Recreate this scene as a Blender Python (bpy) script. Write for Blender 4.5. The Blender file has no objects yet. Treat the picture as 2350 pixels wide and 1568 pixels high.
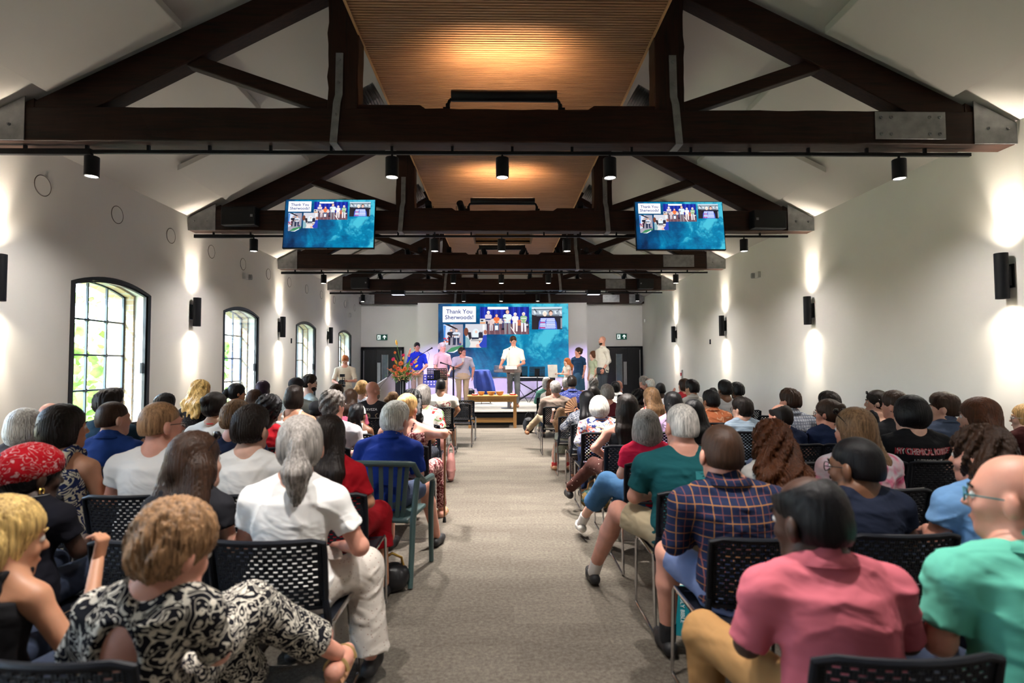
import bpy, math, random
import numpy as np
from mathutils import Vector, Matrix, Euler, noise as mnoise
from mathutils.bvhtree import BVHTree
random.seed(7)
SC = bpy.context.scene
COL = SC.collection
R = math.radians
PI = math.pi
# ---------------------------------------------------------------- camera
HC = 1.45; CX = -0.075
CAMR = Matrix.Rotation(R(-1.17), 3, 'Z') @ Matrix.Rotation(R(92.358), 3, 'X') @ Matrix.Rotation(R(-0.23), 3, 'Z')
cd = bpy.data.cameras.new('camera'); cam = bpy.data.objects.new('camera', cd); COL.objects.link(cam)
cd.lens = 20.0; cd.sensor_width = 36.0; cd.clip_start = 0.05; cd.clip_end = 300
cam.matrix_world = Matrix.Translation((CX, 0, HC)) @ CAMR.to_4x4()
cd.dof.use_dof = True; cd.dof.focus_distance = 9.5; cd.dof.aperture_fstop = 2.2
SC.camera = cam
F_PX = 2350 * 20.0 / 36.0
def at(px, py, Y):
    """the place on the vertical plane Y that the lens sees at a pixel of the photograph"""
    d = CAMR @ Vector(((px - 1175) / F_PX, -(py - 784) / F_PX, -1.0))
    t = Y / d.y
    return Vector((CX + d.x * t, Y, HC + d.z * t))
# ---------------------------------------------------------------- view and world
vs = SC.view_settings
vs.view_transform = 'Standard'; vs.look = 'None'; vs.gamma = 1.0; vs.use_curve_mapping = False
vs.exposure = 0.66
SC.cycles.use_denoising = True
SC.cycles.max_bounces = 7; SC.cycles.diffuse_bounces = 4; SC.cycles.glossy_bounces = 3
SC.cycles.transmission_bounces = 5; SC.cycles.transparent_max_bounces = 12
SC.cycles.sample_clamp_indirect = 6.0
SC.cycles.caustics_reflective = False; SC.cycles.caustics_refractive = False
W = bpy.data.worlds.new('world'); SC.world = W; W.use_nodes = True
wn = W.node_tree.nodes; wl = W.node_tree.links; wn.clear()
wo = wn.new('ShaderNodeOutputWorld'); wb = wn.new('ShaderNodeBackground'); sky = wn.new('ShaderNodeTexSky')
sky.sky_type = 'NISHITA'; sky.sun_disc = False; sky.sun_elevation = R(50); sky.sun_rotation = R(60)
sky.air_density = 1.0; sky.dust_density = 3.0; sky.ozone_density = 1.0
wb.inputs[1].default_value = 6.0
mixw = wn.new('ShaderNodeMix'); mixw.data_type = 'RGBA'; mixw.inputs[0].default_value = 0.45; mixw.inputs[7].default_value = (.85, .9, .95, 1)
wl.new(sky.outputs[0], mixw.inputs[6]); wl.new(mixw.outputs[2], wb.inputs[0]); wl.new(wb.outputs[0], wo.inputs[0])
def lamp(kind, loc, direction, energy, color, parent=None, **kw):
    ld = bpy.data.lights.new('light', kind); ld.energy = energy; ld.color = color
    for k, v in kw.items(): setattr(ld, k, v)
    o = bpy.data.objects.new('light', ld); COL.objects.link(o)
    o.location = loc
    o.rotation_euler = Vector(direction).to_track_quat('-Z', 'Y').to_euler()
    if parent: o.parent = parent
    return o
sun = lamp('SUN', (-20, -10, 20), (0.42, 0.76, -0.50), 11.0, (1.0, 0.95, 0.86), angle=R(0.6))

# ---------------------------------------------------------------- materials
MATS = {}
def _new(name):
    m = bpy.data.materials.new(name); m.use_nodes = True
    nt = m.node_tree; b = nt.nodes['Principled BSDF']
    return m, nt, b
def _coord(nt, scale=(1, 1, 1), kind='Object'):
    tc = nt.nodes.new('ShaderNodeTexCoord'); mp = nt.nodes.new('ShaderNodeMapping')
    mp.inputs['Scale'].default_value = scale
    nt.links.new(tc.outputs[kind], mp.inputs[0]); return mp.outputs[0]
def _noise(nt, co, scale, detail=3, rough=0.5, dist=0.0):
    n = nt.nodes.new('ShaderNodeTexNoise'); n.inputs['Scale'].default_value = scale
    n.inputs['Detail'].default_value = detail; n.inputs['Roughness'].default_value = rough
    n.inputs['Distortion'].default_value = dist
    nt.links.new(co, n.inputs['Vector']); return n.outputs['Fac']
def _ramp(nt, fac, stops, interp='LINEAR'):
    r = nt.nodes.new('ShaderNodeValToRGB'); r.color_ramp.interpolation = interp
    while len(r.color_ramp.elements) < len(stops): r.color_ramp.elements.new(0.5)
    for e, (p, c) in zip(r.color_ramp.elements, stops):
        e.position = p; e.color = (*c, 1)
    nt.links.new(fac, r.inputs[0]); return r.outputs[0]
def _bump(nt, b, h, strength=0.2, dist=0.01):
    bn = nt.nodes.new('ShaderNodeBump'); bn.inputs['Strength'].default_value = strength
    bn.inputs['Distance'].default_value = dist
    nt.links.new(h, bn.inputs['Height']); nt.links.new(bn.outputs[0], b.inputs['Normal'])
def _math(nt, op, a, bv=None):
    n = nt.nodes.new('ShaderNodeMath'); n.operation = op
    if isinstance(a, (int, float)): n.inputs[0].default_value = a
    else: nt.links.new(a, n.inputs[0])
    if bv is not None:
        if isinstance(bv, (int, float)): n.inputs[1].default_value = bv
        else: nt.links.new(bv, n.inputs[1])
    return n.outputs[0]
def _mix(nt, f, a, b):
    n = nt.nodes.new('ShaderNodeMix'); n.data_type = 'RGBA'
    if isinstance(f, (int, float)): n.inputs[0].default_value = f
    else: nt.links.new(f, n.inputs[0])
    for i, v in ((6, a), (7, b)):
        if isinstance(v, tuple): n.inputs[i].default_value = (*v, 1)
        else: nt.links.new(v, n.inputs[i])
    return n.outputs[2]
def sc3(c, k): return tuple(min(1, x * k) for x in c)
def M(name, c, rough=0.6, metal=0.0, var=0.12, nscale=8, bump=0.0, bscale=60, **kw):
    """plain surface with a little procedural variation"""
    if name in MATS: return MATS[name]
    m, nt, b = _new(name)
    co = _coord(nt)
    n = _noise(nt, co, nscale, 4)
    col = _ramp(nt, n, [(0.3, sc3(c, 1 - var)), (0.7, sc3(c, 1 + var))])
    nt.links.new(col, b.inputs['Base Color'])
    b.inputs['Roughness'].default_value = rough; b.inputs['Metallic'].default_value = metal
    for k, v in kw.items(): b.inputs[k].default_value = v
    if bump: _bump(nt, b, _noise(nt, co, bscale, 2), bump, 0.004)
    MATS[name] = m; return m
def EM(name, c, s):
    if name in MATS: return MATS[name]
    m, nt, b = _new(name)
    b.inputs['Base Color'].default_value = (0, 0, 0, 1); b.inputs['Roughness'].default_value = 0.4
    b.inputs['Emission Color'].default_value = (*c, 1); b.inputs['Emission Strength'].default_value = s
    MATS[name] = m; return m
def wood(name, c1, c2, axis=0, scale=1.0, rough=0.55, bump=0.25, spec=0.4):
    if name in MATS: return MATS[name]
    m, nt, b = _new(name)
    s = [14 * scale] * 3; s[axis] = 0.9 * scale
    co = _coord(nt, tuple(s))
    n = _noise(nt, co, 2.2, 6, 0.62, 0.6)
    n2 = _noise(nt, _coord(nt, (0.8, 0.8, 0.8)), 1.1, 2)
    f = _math(nt, 'ADD', _math(nt, 'MULTIPLY', n, 0.75), _math(nt, 'MULTIPLY', n2, 0.25))
    col = _ramp(nt, f, [(0.32, c1), (0.66, c2)])
    nt.links.new(col, b.inputs['Base Color']); b.inputs['Roughness'].default_value = rough
    b.inputs['Specular IOR Level'].default_value = spec
    _bump(nt, b, n, bump, 0.006)
    MATS[name] = m; return m
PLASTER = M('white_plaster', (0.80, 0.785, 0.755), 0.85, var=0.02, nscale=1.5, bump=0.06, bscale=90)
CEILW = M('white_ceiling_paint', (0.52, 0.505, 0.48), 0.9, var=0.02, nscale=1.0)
BLACKM = M('black_powder_coat', (0.005, 0.006, 0.009), 0.45, var=0.1, **{'Specular IOR Level': .25})
BLACKP = M('black_plastic', (0.006, 0.0075, 0.012), 0.45, var=0.15, nscale=20, **{'Specular IOR Level': 0.22})
CHROME = M('chrome', (0.62, 0.62, 0.64), 0.16, 1.0, var=0.03)
STEEL = M('galvanised_steel', (0.27, 0.275, 0.285), 0.42, 0.75, var=0.22, nscale=9, bump=0.05)
DARKW = wood('dark_oak_along', (0.004, 0.0016, 0.0009), (0.033, 0.0105, 0.005), 0, spec=.25)
DARKV = wood('dark_oak_upright', (0.004, 0.0016, 0.0009), (0.030, 0.010, 0.005), 2, spec=.25)
GLASS = None
def glass():
    global GLASS
    if GLASS: return GLASS
    m, nt, b = _new('window_glass')
    nt.nodes.remove(b)
    out = [n for n in nt.nodes if n.type == 'OUTPUT_MATERIAL'][0]
    t = nt.nodes.new('ShaderNodeBsdfTransparent'); t.inputs[0].default_value = (0.95, 0.98, 0.98, 1)
    g = nt.nodes.new('ShaderNodeBsdfGlossy'); g.inputs['Roughness'].default_value = 0.03
    fr = nt.nodes.new('ShaderNodeLayerWeight'); fr.inputs[0].default_value = 0.12
    mx = nt.nodes.new('ShaderNodeMixShader')
    ml = nt.nodes.new('ShaderNodeMath'); ml.operation = 'MULTIPLY'; ml.inputs[1].default_value = .35; nt.links.new(fr.outputs[0], ml.inputs[0])
    nt.links.new(ml.outputs[0], mx.inputs[0]); nt.links.new(t.outputs[0], mx.inputs[1]); nt.links.new(g.outputs[0], mx.inputs[2])
    nt.links.new(mx.outputs[0], out.inputs[0]); GLASS = m; return m

# ---------------------------------------------------------------- mesh helpers
class MB:
    def __init__(s): s.v = []; s.f = []; s.m = []; s.mi = 0
    def add(s, vs, fs):
        o = len(s.v); s.v += [tuple(v) for v in vs]
        for f in fs: s.f.append(tuple(i + o for i in f)); s.m.append(s.mi)
        return s
    def box(s, x0, x1, y0, y1, z0, z1):
        return s.add([(x0,y0,z0),(x1,y0,z0),(x1,y1,z0),(x0,y1,z0),(x0,y0,z1),(x1,y0,z1),(x1,y1,z1),(x0,y1,z1)],
                     [(0,3,2,1),(4,5,6,7),(0,1,5,4),(1,2,6,5),(2,3,7,6),(3,0,4,7)])
    def obox(s, c, sx, sy, sz, rot=None):
        rot = rot or Matrix.Identity(3); c = Vector(c)
        vs = [c + rot @ Vector((a * sx / 2, b * sy / 2, d * sz / 2)) for d in (-1, 1) for b in (-1, 1) for a in (-1, 1)]
        return s.add(vs, [(0,2,3,1),(4,5,7,6),(0,1,5,4),(1,3,7,5),(3,2,6,7),(2,0,4,6)])
    def beam(s, a, b, w, h, up=(0, 0, 1)):
        """square-cut bar from a to b, w across, h along up"""
        a = Vector(a); b = Vector(b); d = (b - a).normalized(); u = Vector(up)
        r = d.cross(u).normalized(); u = r.cross(d).normalized()
        vs = []
        for p in (a, b):
            for i, j in ((-1,-1),(1,-1),(1,1),(-1,1)): vs.append(p + r * i * w / 2 + u * j * h / 2)
        return s.add(vs, [(0,1,2,3),(7,6,5,4),(0,4,5,1),(1,5,6,2),(2,6,7,3),(3,7,4,0)])
    def ring_loft(s, rings, cap=True, close=False):
        n = len(rings[0]); o = len(s.v)
        for r in rings: s.v += [tuple(p) for p in r]
        k = len(rings)
        for i in range(k - 1 + (1 if close else 0)):
            a = o + i * n; b = o + ((i + 1) % k) * n
            for j in range(n):
                s.f.append((a + j, a + (j + 1) % n, b + (j + 1) % n, b + j)); s.m.append(s.mi)
        if cap and not close:
            s.f.append(tuple(o + j for j in reversed(range(n)))); s.m.append(s.mi)
            s.f.append(tuple(o + (k - 1) * n + j for j in range(n))); s.m.append(s.mi)
        return s
    def tube(s, pts, r, n=10, cap=True, close=False):
        pts = [Vector(p) for p in pts]; rings = []; k = len(pts)
        rr = r if isinstance(r, (list, tuple)) else [r] * k
        prev = None
        for i, p in enumerate(pts):
            if close: d = (pts[(i + 1) % k] - pts[i - 1])
            else: d = (pts[min(i + 1, k - 1)] - pts[max(i - 1, 0)])
            d.normalize()
            if prev is None:
                u = Vector((0, 0, 1)) if abs(d.z) < 0.9 else Vector((1, 0, 0))
            else: u = prev
            a = d.cross(u).normalized(); u = a.cross(d).normalized(); prev = u
            rings.append([p + (a * math.cos(t) + u * math.sin(t)) * rr[i] for t in [2 * PI * j / n for j in range(n)]])
        return s.ring_loft(rings, cap, close)
    def lathe(s, prof, c=(0, 0, 0), n=24, axis=None):
        c = Vector(c); q = Vector((0, 0, 1)).rotation_difference(Vector(axis)) if axis else None
        rings = []
        for r, z in prof:
            ring = []
            for j in range(n):
                t = 2 * PI * j / n; p = Vector((r * math.cos(t), r * math.sin(t), z))
                if q: p = q @ p
                ring.append(c + p)
            rings.append(ring)
        return s.ring_loft(rings, True)
    def prism(s, poly, lo, hi, axis=1):
        """polygon extruded along an axis; poly gives the two other coordinates in order"""
        n = len(poly); vs = []
        for t in (lo, hi):
            for a, b in poly:
                vs.append((t, a, b) if axis == 0 else (a, t, b) if axis == 1 else (a, b, t))
        fs = [tuple(range(n)), tuple(reversed(range(n, 2 * n)))]
        fs += [(i, i + n, (i + 1) % n + n, (i + 1) % n) for i in range(n)]
        return s.add(vs, fs)
    def ball(s, c, r, n=12, sq=(1, 1, 1), rot=None):
        c = Vector(c); rings = []
        m = max(4, n // 2)
        for i in range(1, m):
            a = PI * i / m; ring = []
            for j in range(n):
                t = 2 * PI * j / n
                p = Vector((math.sin(a) * math.cos(t) * sq[0], math.sin(a) * math.sin(t) * sq[1], -math.cos(a) * sq[2])) * r
                if rot: p = rot @ p
                ring.append(c + p)
            rings.append(ring)
        return s.ring_loft(rings, True)
    def build(s, name, mat, parent=None, smooth=False, bevel=0.0, seg=2):
        me = bpy.data.meshes.new(name); me.from_pydata(s.v, [], s.f)
        mats = mat if isinstance(mat, (list, tuple)) else [mat]
        for m in mats: me.materials.append(m)
        if len(mats) > 1: me.polygons.foreach_set('material_index', s.m)
        import bmesh
        bm = bmesh.new(); bm.from_mesh(me); bmesh.ops.recalc_face_normals(bm, faces=bm.faces); bm.to_mesh(me); bm.free()
        o = bpy.data.objects.new(name, me); COL.objects.link(o)
        if parent: o.parent = parent
        if smooth:
            for p in me.polygons: p.use_smooth = True
            try: me.set_sharp_from_angle(angle=R(35))
            except Exception: pass
        if bevel:
            md = o.modifiers.new('bevel', 'BEVEL'); md.width = bevel; md.segments = seg; md.limit_method = 'ANGLE'
        return o
def tag(o, label=None, cat=None, group=None, kind=None):
    if label: o['label'] = label
    if cat: o['category'] = cat
    if group: o['group'] = group
    if kind: o['kind'] = kind
    return o
def empty(name, loc=(0, 0, 0), rz=0, label=None, cat=None, group=None):
    o = bpy.data.objects.new(name, None); COL.objects.link(o); o.empty_display_size = 0.1
    o.location = loc; o.rotation_euler = (0, 0, rz)
    return tag(o, label, cat, group)
def copy_tree(o, parent=None):
    c = o.copy(); COL.objects.link(c)
    if parent: c.parent = parent
    for ch in list(o.children): copy_tree(ch, c)
    return c
def text_obj(body, size, mat, parent, loc, rot=(PI / 2, 0, 0), ext=0.001, name='lettering', sx=1.0, align='CENTER', bold=0.0):
    cu = bpy.data.curves.new(name, 'FONT'); cu.body = body; cu.size = size; cu.align_x = align; cu.align_y = 'CENTER'
    cu.extrude = ext; cu.offset = bold; cu.resolution_u = 3; cu.materials.append(mat)
    tmp = bpy.data.objects.new(name, cu); COL.objects.link(tmp); bpy.context.view_layer.update()
    me = bpy.data.meshes.new_from_object(tmp.evaluated_get(bpy.context.evaluated_depsgraph_get()))
    bpy.data.objects.remove(tmp); bpy.data.curves.remove(cu)
    if not me.materials: me.materials.append(mat)
    o = bpy.data.objects.new(name, me); COL.objects.link(o)
    if parent: o.parent = parent
    o.location = loc; o.rotation_euler = rot; o.scale = (sx, 1, 1)
    return o
# ================================================================ the room
XW = 5.1; YB = 20.6; YN = -5.0
SP = 3.686; T0 = 5.50                      # beam spacing and face of the nearest beam
ZE = 3.86; SL = 0.5                        # eaves height, roof slope
def roof_z(x): return ZE + SL * (XW - abs(x))
def struct(o): o['kind'] = 'structure'; return o
# floor: carpet tiles
def carpet():
    m, nt, b = _new('grey_carpet')
    co = _coord(nt)
    fine = _noise(nt, co, 260, 3, 0.7); mid = _noise(nt, co, 45, 5, 0.7)
    st = _noise(nt, _coord(nt, (1.0, 3.0, 1)), 1.3, 3, 0.5)
    br = nt.nodes.new('ShaderNodeTexBrick'); nt.links.new(co, br.inputs['Vector'])
    br.inputs['Scale'].default_value = 1.0; br.inputs['Brick Width'].default_value = 1.0; br.inputs['Row Height'].default_value = 0.25
    br.inputs['Mortar Size'].default_value = 0.0; br.inputs['Color1'].default_value = (0.42,)*3 + (1,); br.inputs['Color2'].default_value = (0.58,)*3 + (1,)
    f = _math(nt, 'ADD', _math(nt, 'MULTIPLY', fine, 0.34), _math(nt, 'MULTIPLY', mid, 0.36))
    f = _math(nt, 'ADD', f, _math(nt, 'MULTIPLY', st, 0.12)); f = _math(nt, 'ADD', f, _math(nt, 'MULTIPLY', br.outputs[0], 0.24))
    col = _ramp(nt, f, [(0.38, (0.055, 0.047, 0.038)), (0.5, (0.120, 0.104, 0.086)), (0.62, (0.215, 0.19, 0.158))])
    nt.links.new(col, b.inputs['Base Color']); b.inputs['Roughness'].default_value = 0.95
    b.inputs['Specular IOR Level'].default_value = 0.1
    _bump(nt, b, fine, 0.6, 0.006); return m
CARPET = carpet()
struct(MB().box(-XW - .7, XW + .3, YN, YB + .3, -.2, 0).build('floor', CARPET))
# walls. left wall is pierced by arched windows
WIN = [6.73 + 3.665 * (i - 2) for i in range(6)]   # near jamb of every window
WW, WZ0, WZ1, WRISE = 1.515, 0.60, 2.46, 0.135
def arch(y0, w, z0, z1, rise, n=14):
    pts = [(y0, z0), (y0 + w, z0), (y0 + w, z1)]
    for i in range(1, n): 
        t = 1 - i / n; u = 2 * t - 1
        pts.append((y0 + w * t, z1 + rise * (1 - u * u)))
    pts.append((y0, z1)); return pts
def wall_left():
    mb = MB(); X0, X1 = -XW - .57, -XW
    edges = [YN] 
    cur = YN
    for y in WIN:
        mb.box(X0, X1, cur, y, 0, ZE + .4); 
        mb.box(X0, X1, y, y + WW, 0, WZ0)
        a = arch(y, WW, WZ0, WZ1, WRISE)
        top = a[2:]                                     # along the arch from far springing to near
        for p, q in zip(top[:-1], top[1:]):
            mb.prism([p, (p[0], ZE + .4), (q[0], ZE + .4), q], X0, X1, axis=0)
        cur = y + WW
    mb.box(X0, X1, cur, YB + .3, 0, ZE + .4)
    return struct(mb.build('wall_left', PLASTER))
wall_left()
struct(MB().box(XW, XW + .3, YN, YB + .3, 0, ZE + .4).build('wall_right', PLASTER))
struct(MB().box(-XW - .3, XW + .3, YB, YB + .3, 0, 6.8).build('wall_back', PLASTER))
struct(MB().box(-XW - .3, XW + .3, YN - .3, YN, 0, 6.8).build('wall_front', PLASTER))
# roof
mb = MB()
for s in (-1, 1):
    pts = [(s * (XW + .02), ZE), (0, ZE + SL * XW), (0, ZE + SL * XW + .2), (s * (XW + .3), ZE + .05)]
    mb.prism(pts, YN - .3, YB + .3, axis=1)
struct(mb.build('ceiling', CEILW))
# hung rafts below both slopes
def raft(s, y0, y1, x0=3.16, x1=4.43, drop=.03, th=.075):
    mb = MB()
    a = [(s * x0, roof_z(x0) - drop), (s * x1, roof_z(x1) - drop), (s * x1, roof_z(x1) - drop - th), (s * x0, roof_z(x0) - drop - th)]
    mb.prism(a, y0, y1, axis=1)
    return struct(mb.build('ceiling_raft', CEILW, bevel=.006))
for s in (-1, 1):
    for i in range(-1, 5):
        b0 = T0 + SP * i
        if i < 4: raft(s, b0 + .38, b0 + .38 + 1.40); raft(s, b0 + 2.17, b0 + SP - .04)
        else: pass
# slatted timber ceiling between the queen posts
ZC, XC = 4.72, 1.46
def slats():
    SL1 = wood('ceiling_slat_wood', (0.19, 0.095, 0.048), (0.36, 0.195, 0.105), 0, 1.2, 0.5, 0.1)
    BK = M('ceiling_slat_backing', (0.012, 0.006, 0.004), 0.8)
    TR = wood('ceiling_edge_wood', (0.30, 0.16, 0.07), (0.48, 0.28, 0.13), 1, 1.0)
    root = empty('timber_ceiling', (0, 0, 0)); struct(root)
    mb = MB(); pitch = .041; y = 2.6
    hole = (13.55, 15.1, -.72, .72)
    while y < YB - .05:
        if hole[0] < y < hole[1]:
            mb.box(-XC, hole[2], y, y + .030, ZC, ZC + .018); mb.box(hole[3], XC, y, y + .030, ZC, ZC + .018)
        else: mb.box(-XC, XC, y, y + .0255, ZC, ZC + .018)
        y += pitch
    struct(mb.build('slats', SL1, root))
    mb = MB()
    mb.box(-XC, XC, 2.6, hole[0], ZC + .018, ZC + .06); mb.box(-XC, XC, hole[1], YB, ZC + .018, ZC + .06)
    mb.box(-XC, hole[2], hole[0], hole[1], ZC + .018, ZC + .06); mb.box(hole[3], XC, hole[0], hole[1], ZC + .018, ZC + .06)
    struct(mb.build('backing_board', BK, root))
    mb = MB()
    for s in (-1, 1): mb.box(s * XC - .012, s * XC + .012, 2.6, YB, ZC - .012, ZC + .07)
    mb.box(-XC, XC, 2.575, 2.6, ZC - .012, ZC + .07)
    struct(mb.build('edge_trim', TR, root))
    mb = MB()
    h = hole
    mb.box(h[2] - .04, h[2], h[0] - .04, h[1] + .04, ZC - .03, ZC + .32); mb.box(h[3], h[3] + .04, h[0] - .04, h[1] + .04, ZC - .03, ZC + .32)
    mb.box(h[2], h[3], h[0] - .04, h[0], ZC - .03, ZC + .32); mb.box(h[2], h[3], h[1], h[1] + .04, ZC - .03, ZC + .32)
    mb.box(h[2], h[3], h[0], h[1], ZC + .28, ZC + .32)
    struct(mb.build('recess_lining', M('recess_brown', (0.10, 0.055, 0.025), .7), root))
slats()
# ---------------------------------------------------------------- trusses
ORD = ['nearest', 'second', 'third', 'fourth', 'farthest']
def truss(i):
    y = T0 + SP * i; yc = y + .12; D = .24
    t = empty('roof_truss', (0, yc, 0), 0, 'dark oak roof truss with steel straps, ' + ORD[i] + ' of the five', 'roof truss', 'dark oak roof trusses')
    zb, zt = 3.635, 3.97
    rnd = random.Random(i)
    mb = MB(); rings = []; n = 60
    for k in range(n + 1):
        x = -4.68 + 9.36 * k / n; j = lambda: rnd.uniform(-.004, .004)
        rings.append([(x, -D/2 + j(), zb + j()), (x, D/2 + j(), zb + j()), (x, D/2 + j(), zt + j()), (x, -D/2 + j(), zt + j())])
    mb.ring_loft(rings); mb.build('tie_beam', DARKW, t, bevel=.012)
    # bearing corbels behind the end plates
    for s in (-1, 1):
        mb = MB(); e = XW - .005
        mb.prism([(s * 4.6, zb + .005), (s * e, zb + .005), (s * e, ZE - .03), (s * 4.6, roof_z(4.6) - .05)], -D/2 + .02, D/2 - .02)
        mb.build('beam_end', DARKW, t)
        mb = MB()
        px = 4.66
        if i < 4: poly = [(s * px, zb), (s * e, zb), (s * e, ZE - .015), (s * px, roof_z(px) - .01)]
        else: poly = [(s * 4.55, zb), (s * (e - .12), zb), (s * e, zb + .1), (s * e, zt - .1), (s * (e - .14), zt), (s * 4.55, zt)]
        mb.prism(poly, -D/2 - .012, -D/2 - .002)
        pl = mb.build('end_plate', STEEL, t, bevel=.002)
        mb = MB()
        for bx, bz in ((4.80, 3.79), (5.0, 3.79)):
            mb.lathe([(.016, 0), (.016, .012), (.010, .014), (.010, .024), (.0, .026)], (s * bx, -D/2 - .012, bz), 12, (0, -1, 0))
        mb.build('bolts', STEEL, pl, smooth=True)
        # principal rafter, post, strut
        mb = MB()
        zo = lambda x: roof_z(x) - .065
        mb.prism([(s * 4.64, zt - .01), (s * 4.64, zo(4.64)), (s * 1.2, zo(1.2) - .02), (s * 1.2, zo(1.2) - .30), (s * 4.05, zt - .01)], -.09, .10)
        mb.build('rafter', DARKW, t, bevel=.012)
        mb = MB(); rings = []
        for k in range(13):
            z = zt - .01 + (roof_z(1.6) - .32 - zt) * k / 12
            a, b2 = (1.465, 1.765)
            a += rnd.uniform(-.004, .004); b2 += rnd.uniform(-.008, .008)
            rings.append([(s * a, -.11, z), (s * b2, -.11, z), (s * b2, .11, z), (s * a, .11, z)])
        mb.ring_loft(rings); mb.build('queen_post', DARKV, t, bevel=.012)
        mb = MB().beam((s * 1.74, 0, zt + .03), (s * 3.22, 0, roof_z(3.2) - .30), .12, .13)
        mb.build('strut', DARKW, t, bevel=.01)
        mb = MB()
        mb.prism([(s * .78, zt - .01), (s * .86, zt + .045), (s * 1.47, zt + .045), (s * 1.47, zt - .01)], -.10, .10)
        mb.build('sill_block', DARKW, t, bevel=.006)
        # iron strap folded under the beam
        mb = MB(); w = .072; x = 1.665; x2 = 1.70
        prof = [(-.117, 4.52, 1.645), (-.117, 4.10, 1.650), (-.128, 4.02, 1.665), (-.128, zb + .0, 1.695), (-.122, zb - .008, 1.70), (.13, zb - .008, 1.70), (.13, 3.97, 1.67)]
        for p, q in zip(prof[:-1], prof[1:]):
            vs = []
            for (yy, zz, xx) in (p, q):
                dy, dz = (.006, 0) if abs(p[1] - q[1]) > .05 else (0, .006)
                for sx in (-1, 1):
                    for k in (-1, 1): vs.append((s * (xx + sx * w/2), yy + k * dy, zz + k * dz))
            mb.add(vs, [(0,1,3,2),(4,6,7,5),(0,4,5,1),(2,3,7,6),(0,2,6,4),(1,5,7,3)])
        st = mb.build('strap', STEEL, t)
        mb = MB()
        for zz, xx in ((4.45, 1.645), (4.22, 1.65), (3.9, 1.675)):
            mb.lathe([(.017, 0), (.017, .01), (.009, .012), (.009, .022), (0, .024)], (s * xx, -.13, zz), 6, (0, -1, 0))
        mb.build('bolts', STEEL, st)
    if i != 1:
        x0, x1 = (3.66, 4.37) if i != 3 else (3.02, 3.6)
        if i == 4: x0, x1 = 3.6, 4.2
        mb = MB().box(x0, x1, -D/2 - .012, -D/2 - .001, zb + .045, zt - .015)
        pl = mb.build('splice_plate', STEEL, t, bevel=.002)
        mb = MB()
        for bx in (x0 + .06, x0 + .16, x1 - .16, x1 - .06):
            for bz in (3.73, 3.90):
                mb.lathe([(.018, 0), (.018, .012), (.010, .014), (.010, .024), (0, .026)], (bx, -D/2 - .012, bz), 12, (0, -1, 0))
        mb.build('bolts', STEEL, pl, smooth=True)
    return t
for i in range(5): truss(i)
# ---------------------------------------------------------------- lighting tracks with spotlights
LENS = EM('spotlight_lens', (1.0, 0.93, 0.82), 14)
WARM = (1.0, 0.80, 0.58)
NEUT = (1.0, 0.94, 0.88)
PLACES = ['leftmost', 'second from left', 'middle one', 'second from right', 'rightmost']
def track(i):
    if i == 4: return
    yc = T0 + SP * i + .12
    t = empty('lighting_track', (0, yc, 3.575), 0, 'black lighting track under the ' + ORD[i] + ' beam', 'lighting track', 'lighting tracks')
    MB().box(-4.98, 4.72, -.017, .017, -.022, .012).build('rail', BLACKM, t, bevel=.002)
    x = -4.75
    while x < 4.7: MB().box(x - .013, x + .013, -.013, .013, .012, .060).build('hanger', BLACKM, t); x += .60
    MB().box(-5.06, -4.1, -.024, .02, -.035, .02).build('feed_box', BLACKM, t)
    for k, x in enumerate((-4.10, -1.15, -.05, 1.03, 3.98)):
        s = empty('spotlight', (x, yc, 3.555), 0, 'black cylinder spotlight under the %s beam, %s of its five' % (ORD[i], PLACES[k]), 'spotlight', 'track spotlights')
        MB().lathe([(.0, 0), (.062, 0), (.065, -.004), (.065, -.195), (.058, -.2), (.056, -.185)], (0, 0, -.035), 28).build('housing', BLACKM, s, smooth=True)
        MB().lathe([(.012, 0), (.012, -.045)], (0, 0, 0), 10).build('stem', BLACKM, s)
        MB().lathe([(.0, 0), (.052, .0), (.054, .004)], (0, 0, -.229), 24).build('lens', LENS, s)
        lamp('SPOT', (0, 0, -.245), (0, 0.02, -1), (100 if k in (0, 4) else 540) * (1, 1, 1, .9)[i], NEUT, s, spot_size=R(150 if k in (0, 4) else 86), spot_blend=.9, shadow_soft_size=.04)
for i in range(5): track(i)
for i in (-2, -1):                                    # spot rows carried on unseen behind the lens, added to light the foreground
    for x in (-4.10, -1.15, -.05, 1.03, 3.98): lamp('SPOT', (x, T0 + SP * i + .12, 3.3), (0, 0.02, -1), 185 if abs(x) < 2 else 95, NEUT, None, spot_size=R(84 if abs(x) < 2 else 150), spot_blend=.9, shadow_soft_size=.04)
# ---------------------------------------------------------------- tubular uplights that wash the timber ceiling
for i in range(3):
    yc = T0 + SP * i + .12
    u = empty('ceiling_uplight', (-.03, yc, 3.97), 0, 'black tubular uplight on top of the %s beam' % ORD[i], 'uplight', 'tubular uplights')
    MB().lathe([(0, -.53), (.055, -.53), (.058, -.525), (.058, .525), (.055, .53), (0, .53)], (0, 0, .185), 24, (1, 0, 0)).build('housing', BLACKM, u, smooth=True)
    for s in (-1, 1):
        mb = MB(); mb.box(s * .575 - .035, s * .575 + .035, -.035, .035, 0, .055); mb.lathe([(.022, 0), (.022, .05)], (s * .565, 0, .05), 10)
        mb.tube([(s * .565, 0, .09), (s * .55, 0, .13), (s * .53, 0, .15)], .016, 8)
        mb.build('bracket', BLACKM, u)
    MB().box(-.5, .5, -.012, .012, .236, .2425).build('lens', EM('uplight_lens', (1, .78, .5), 3), u)
    lamp('AREA', (0, .03, .262), (0, .50, 1), (17, 18, 12)[i], (1.0, .70, .42), u, shape='RECTANGLE', size=1.0, size_y=.04, spread=R(130))
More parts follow.
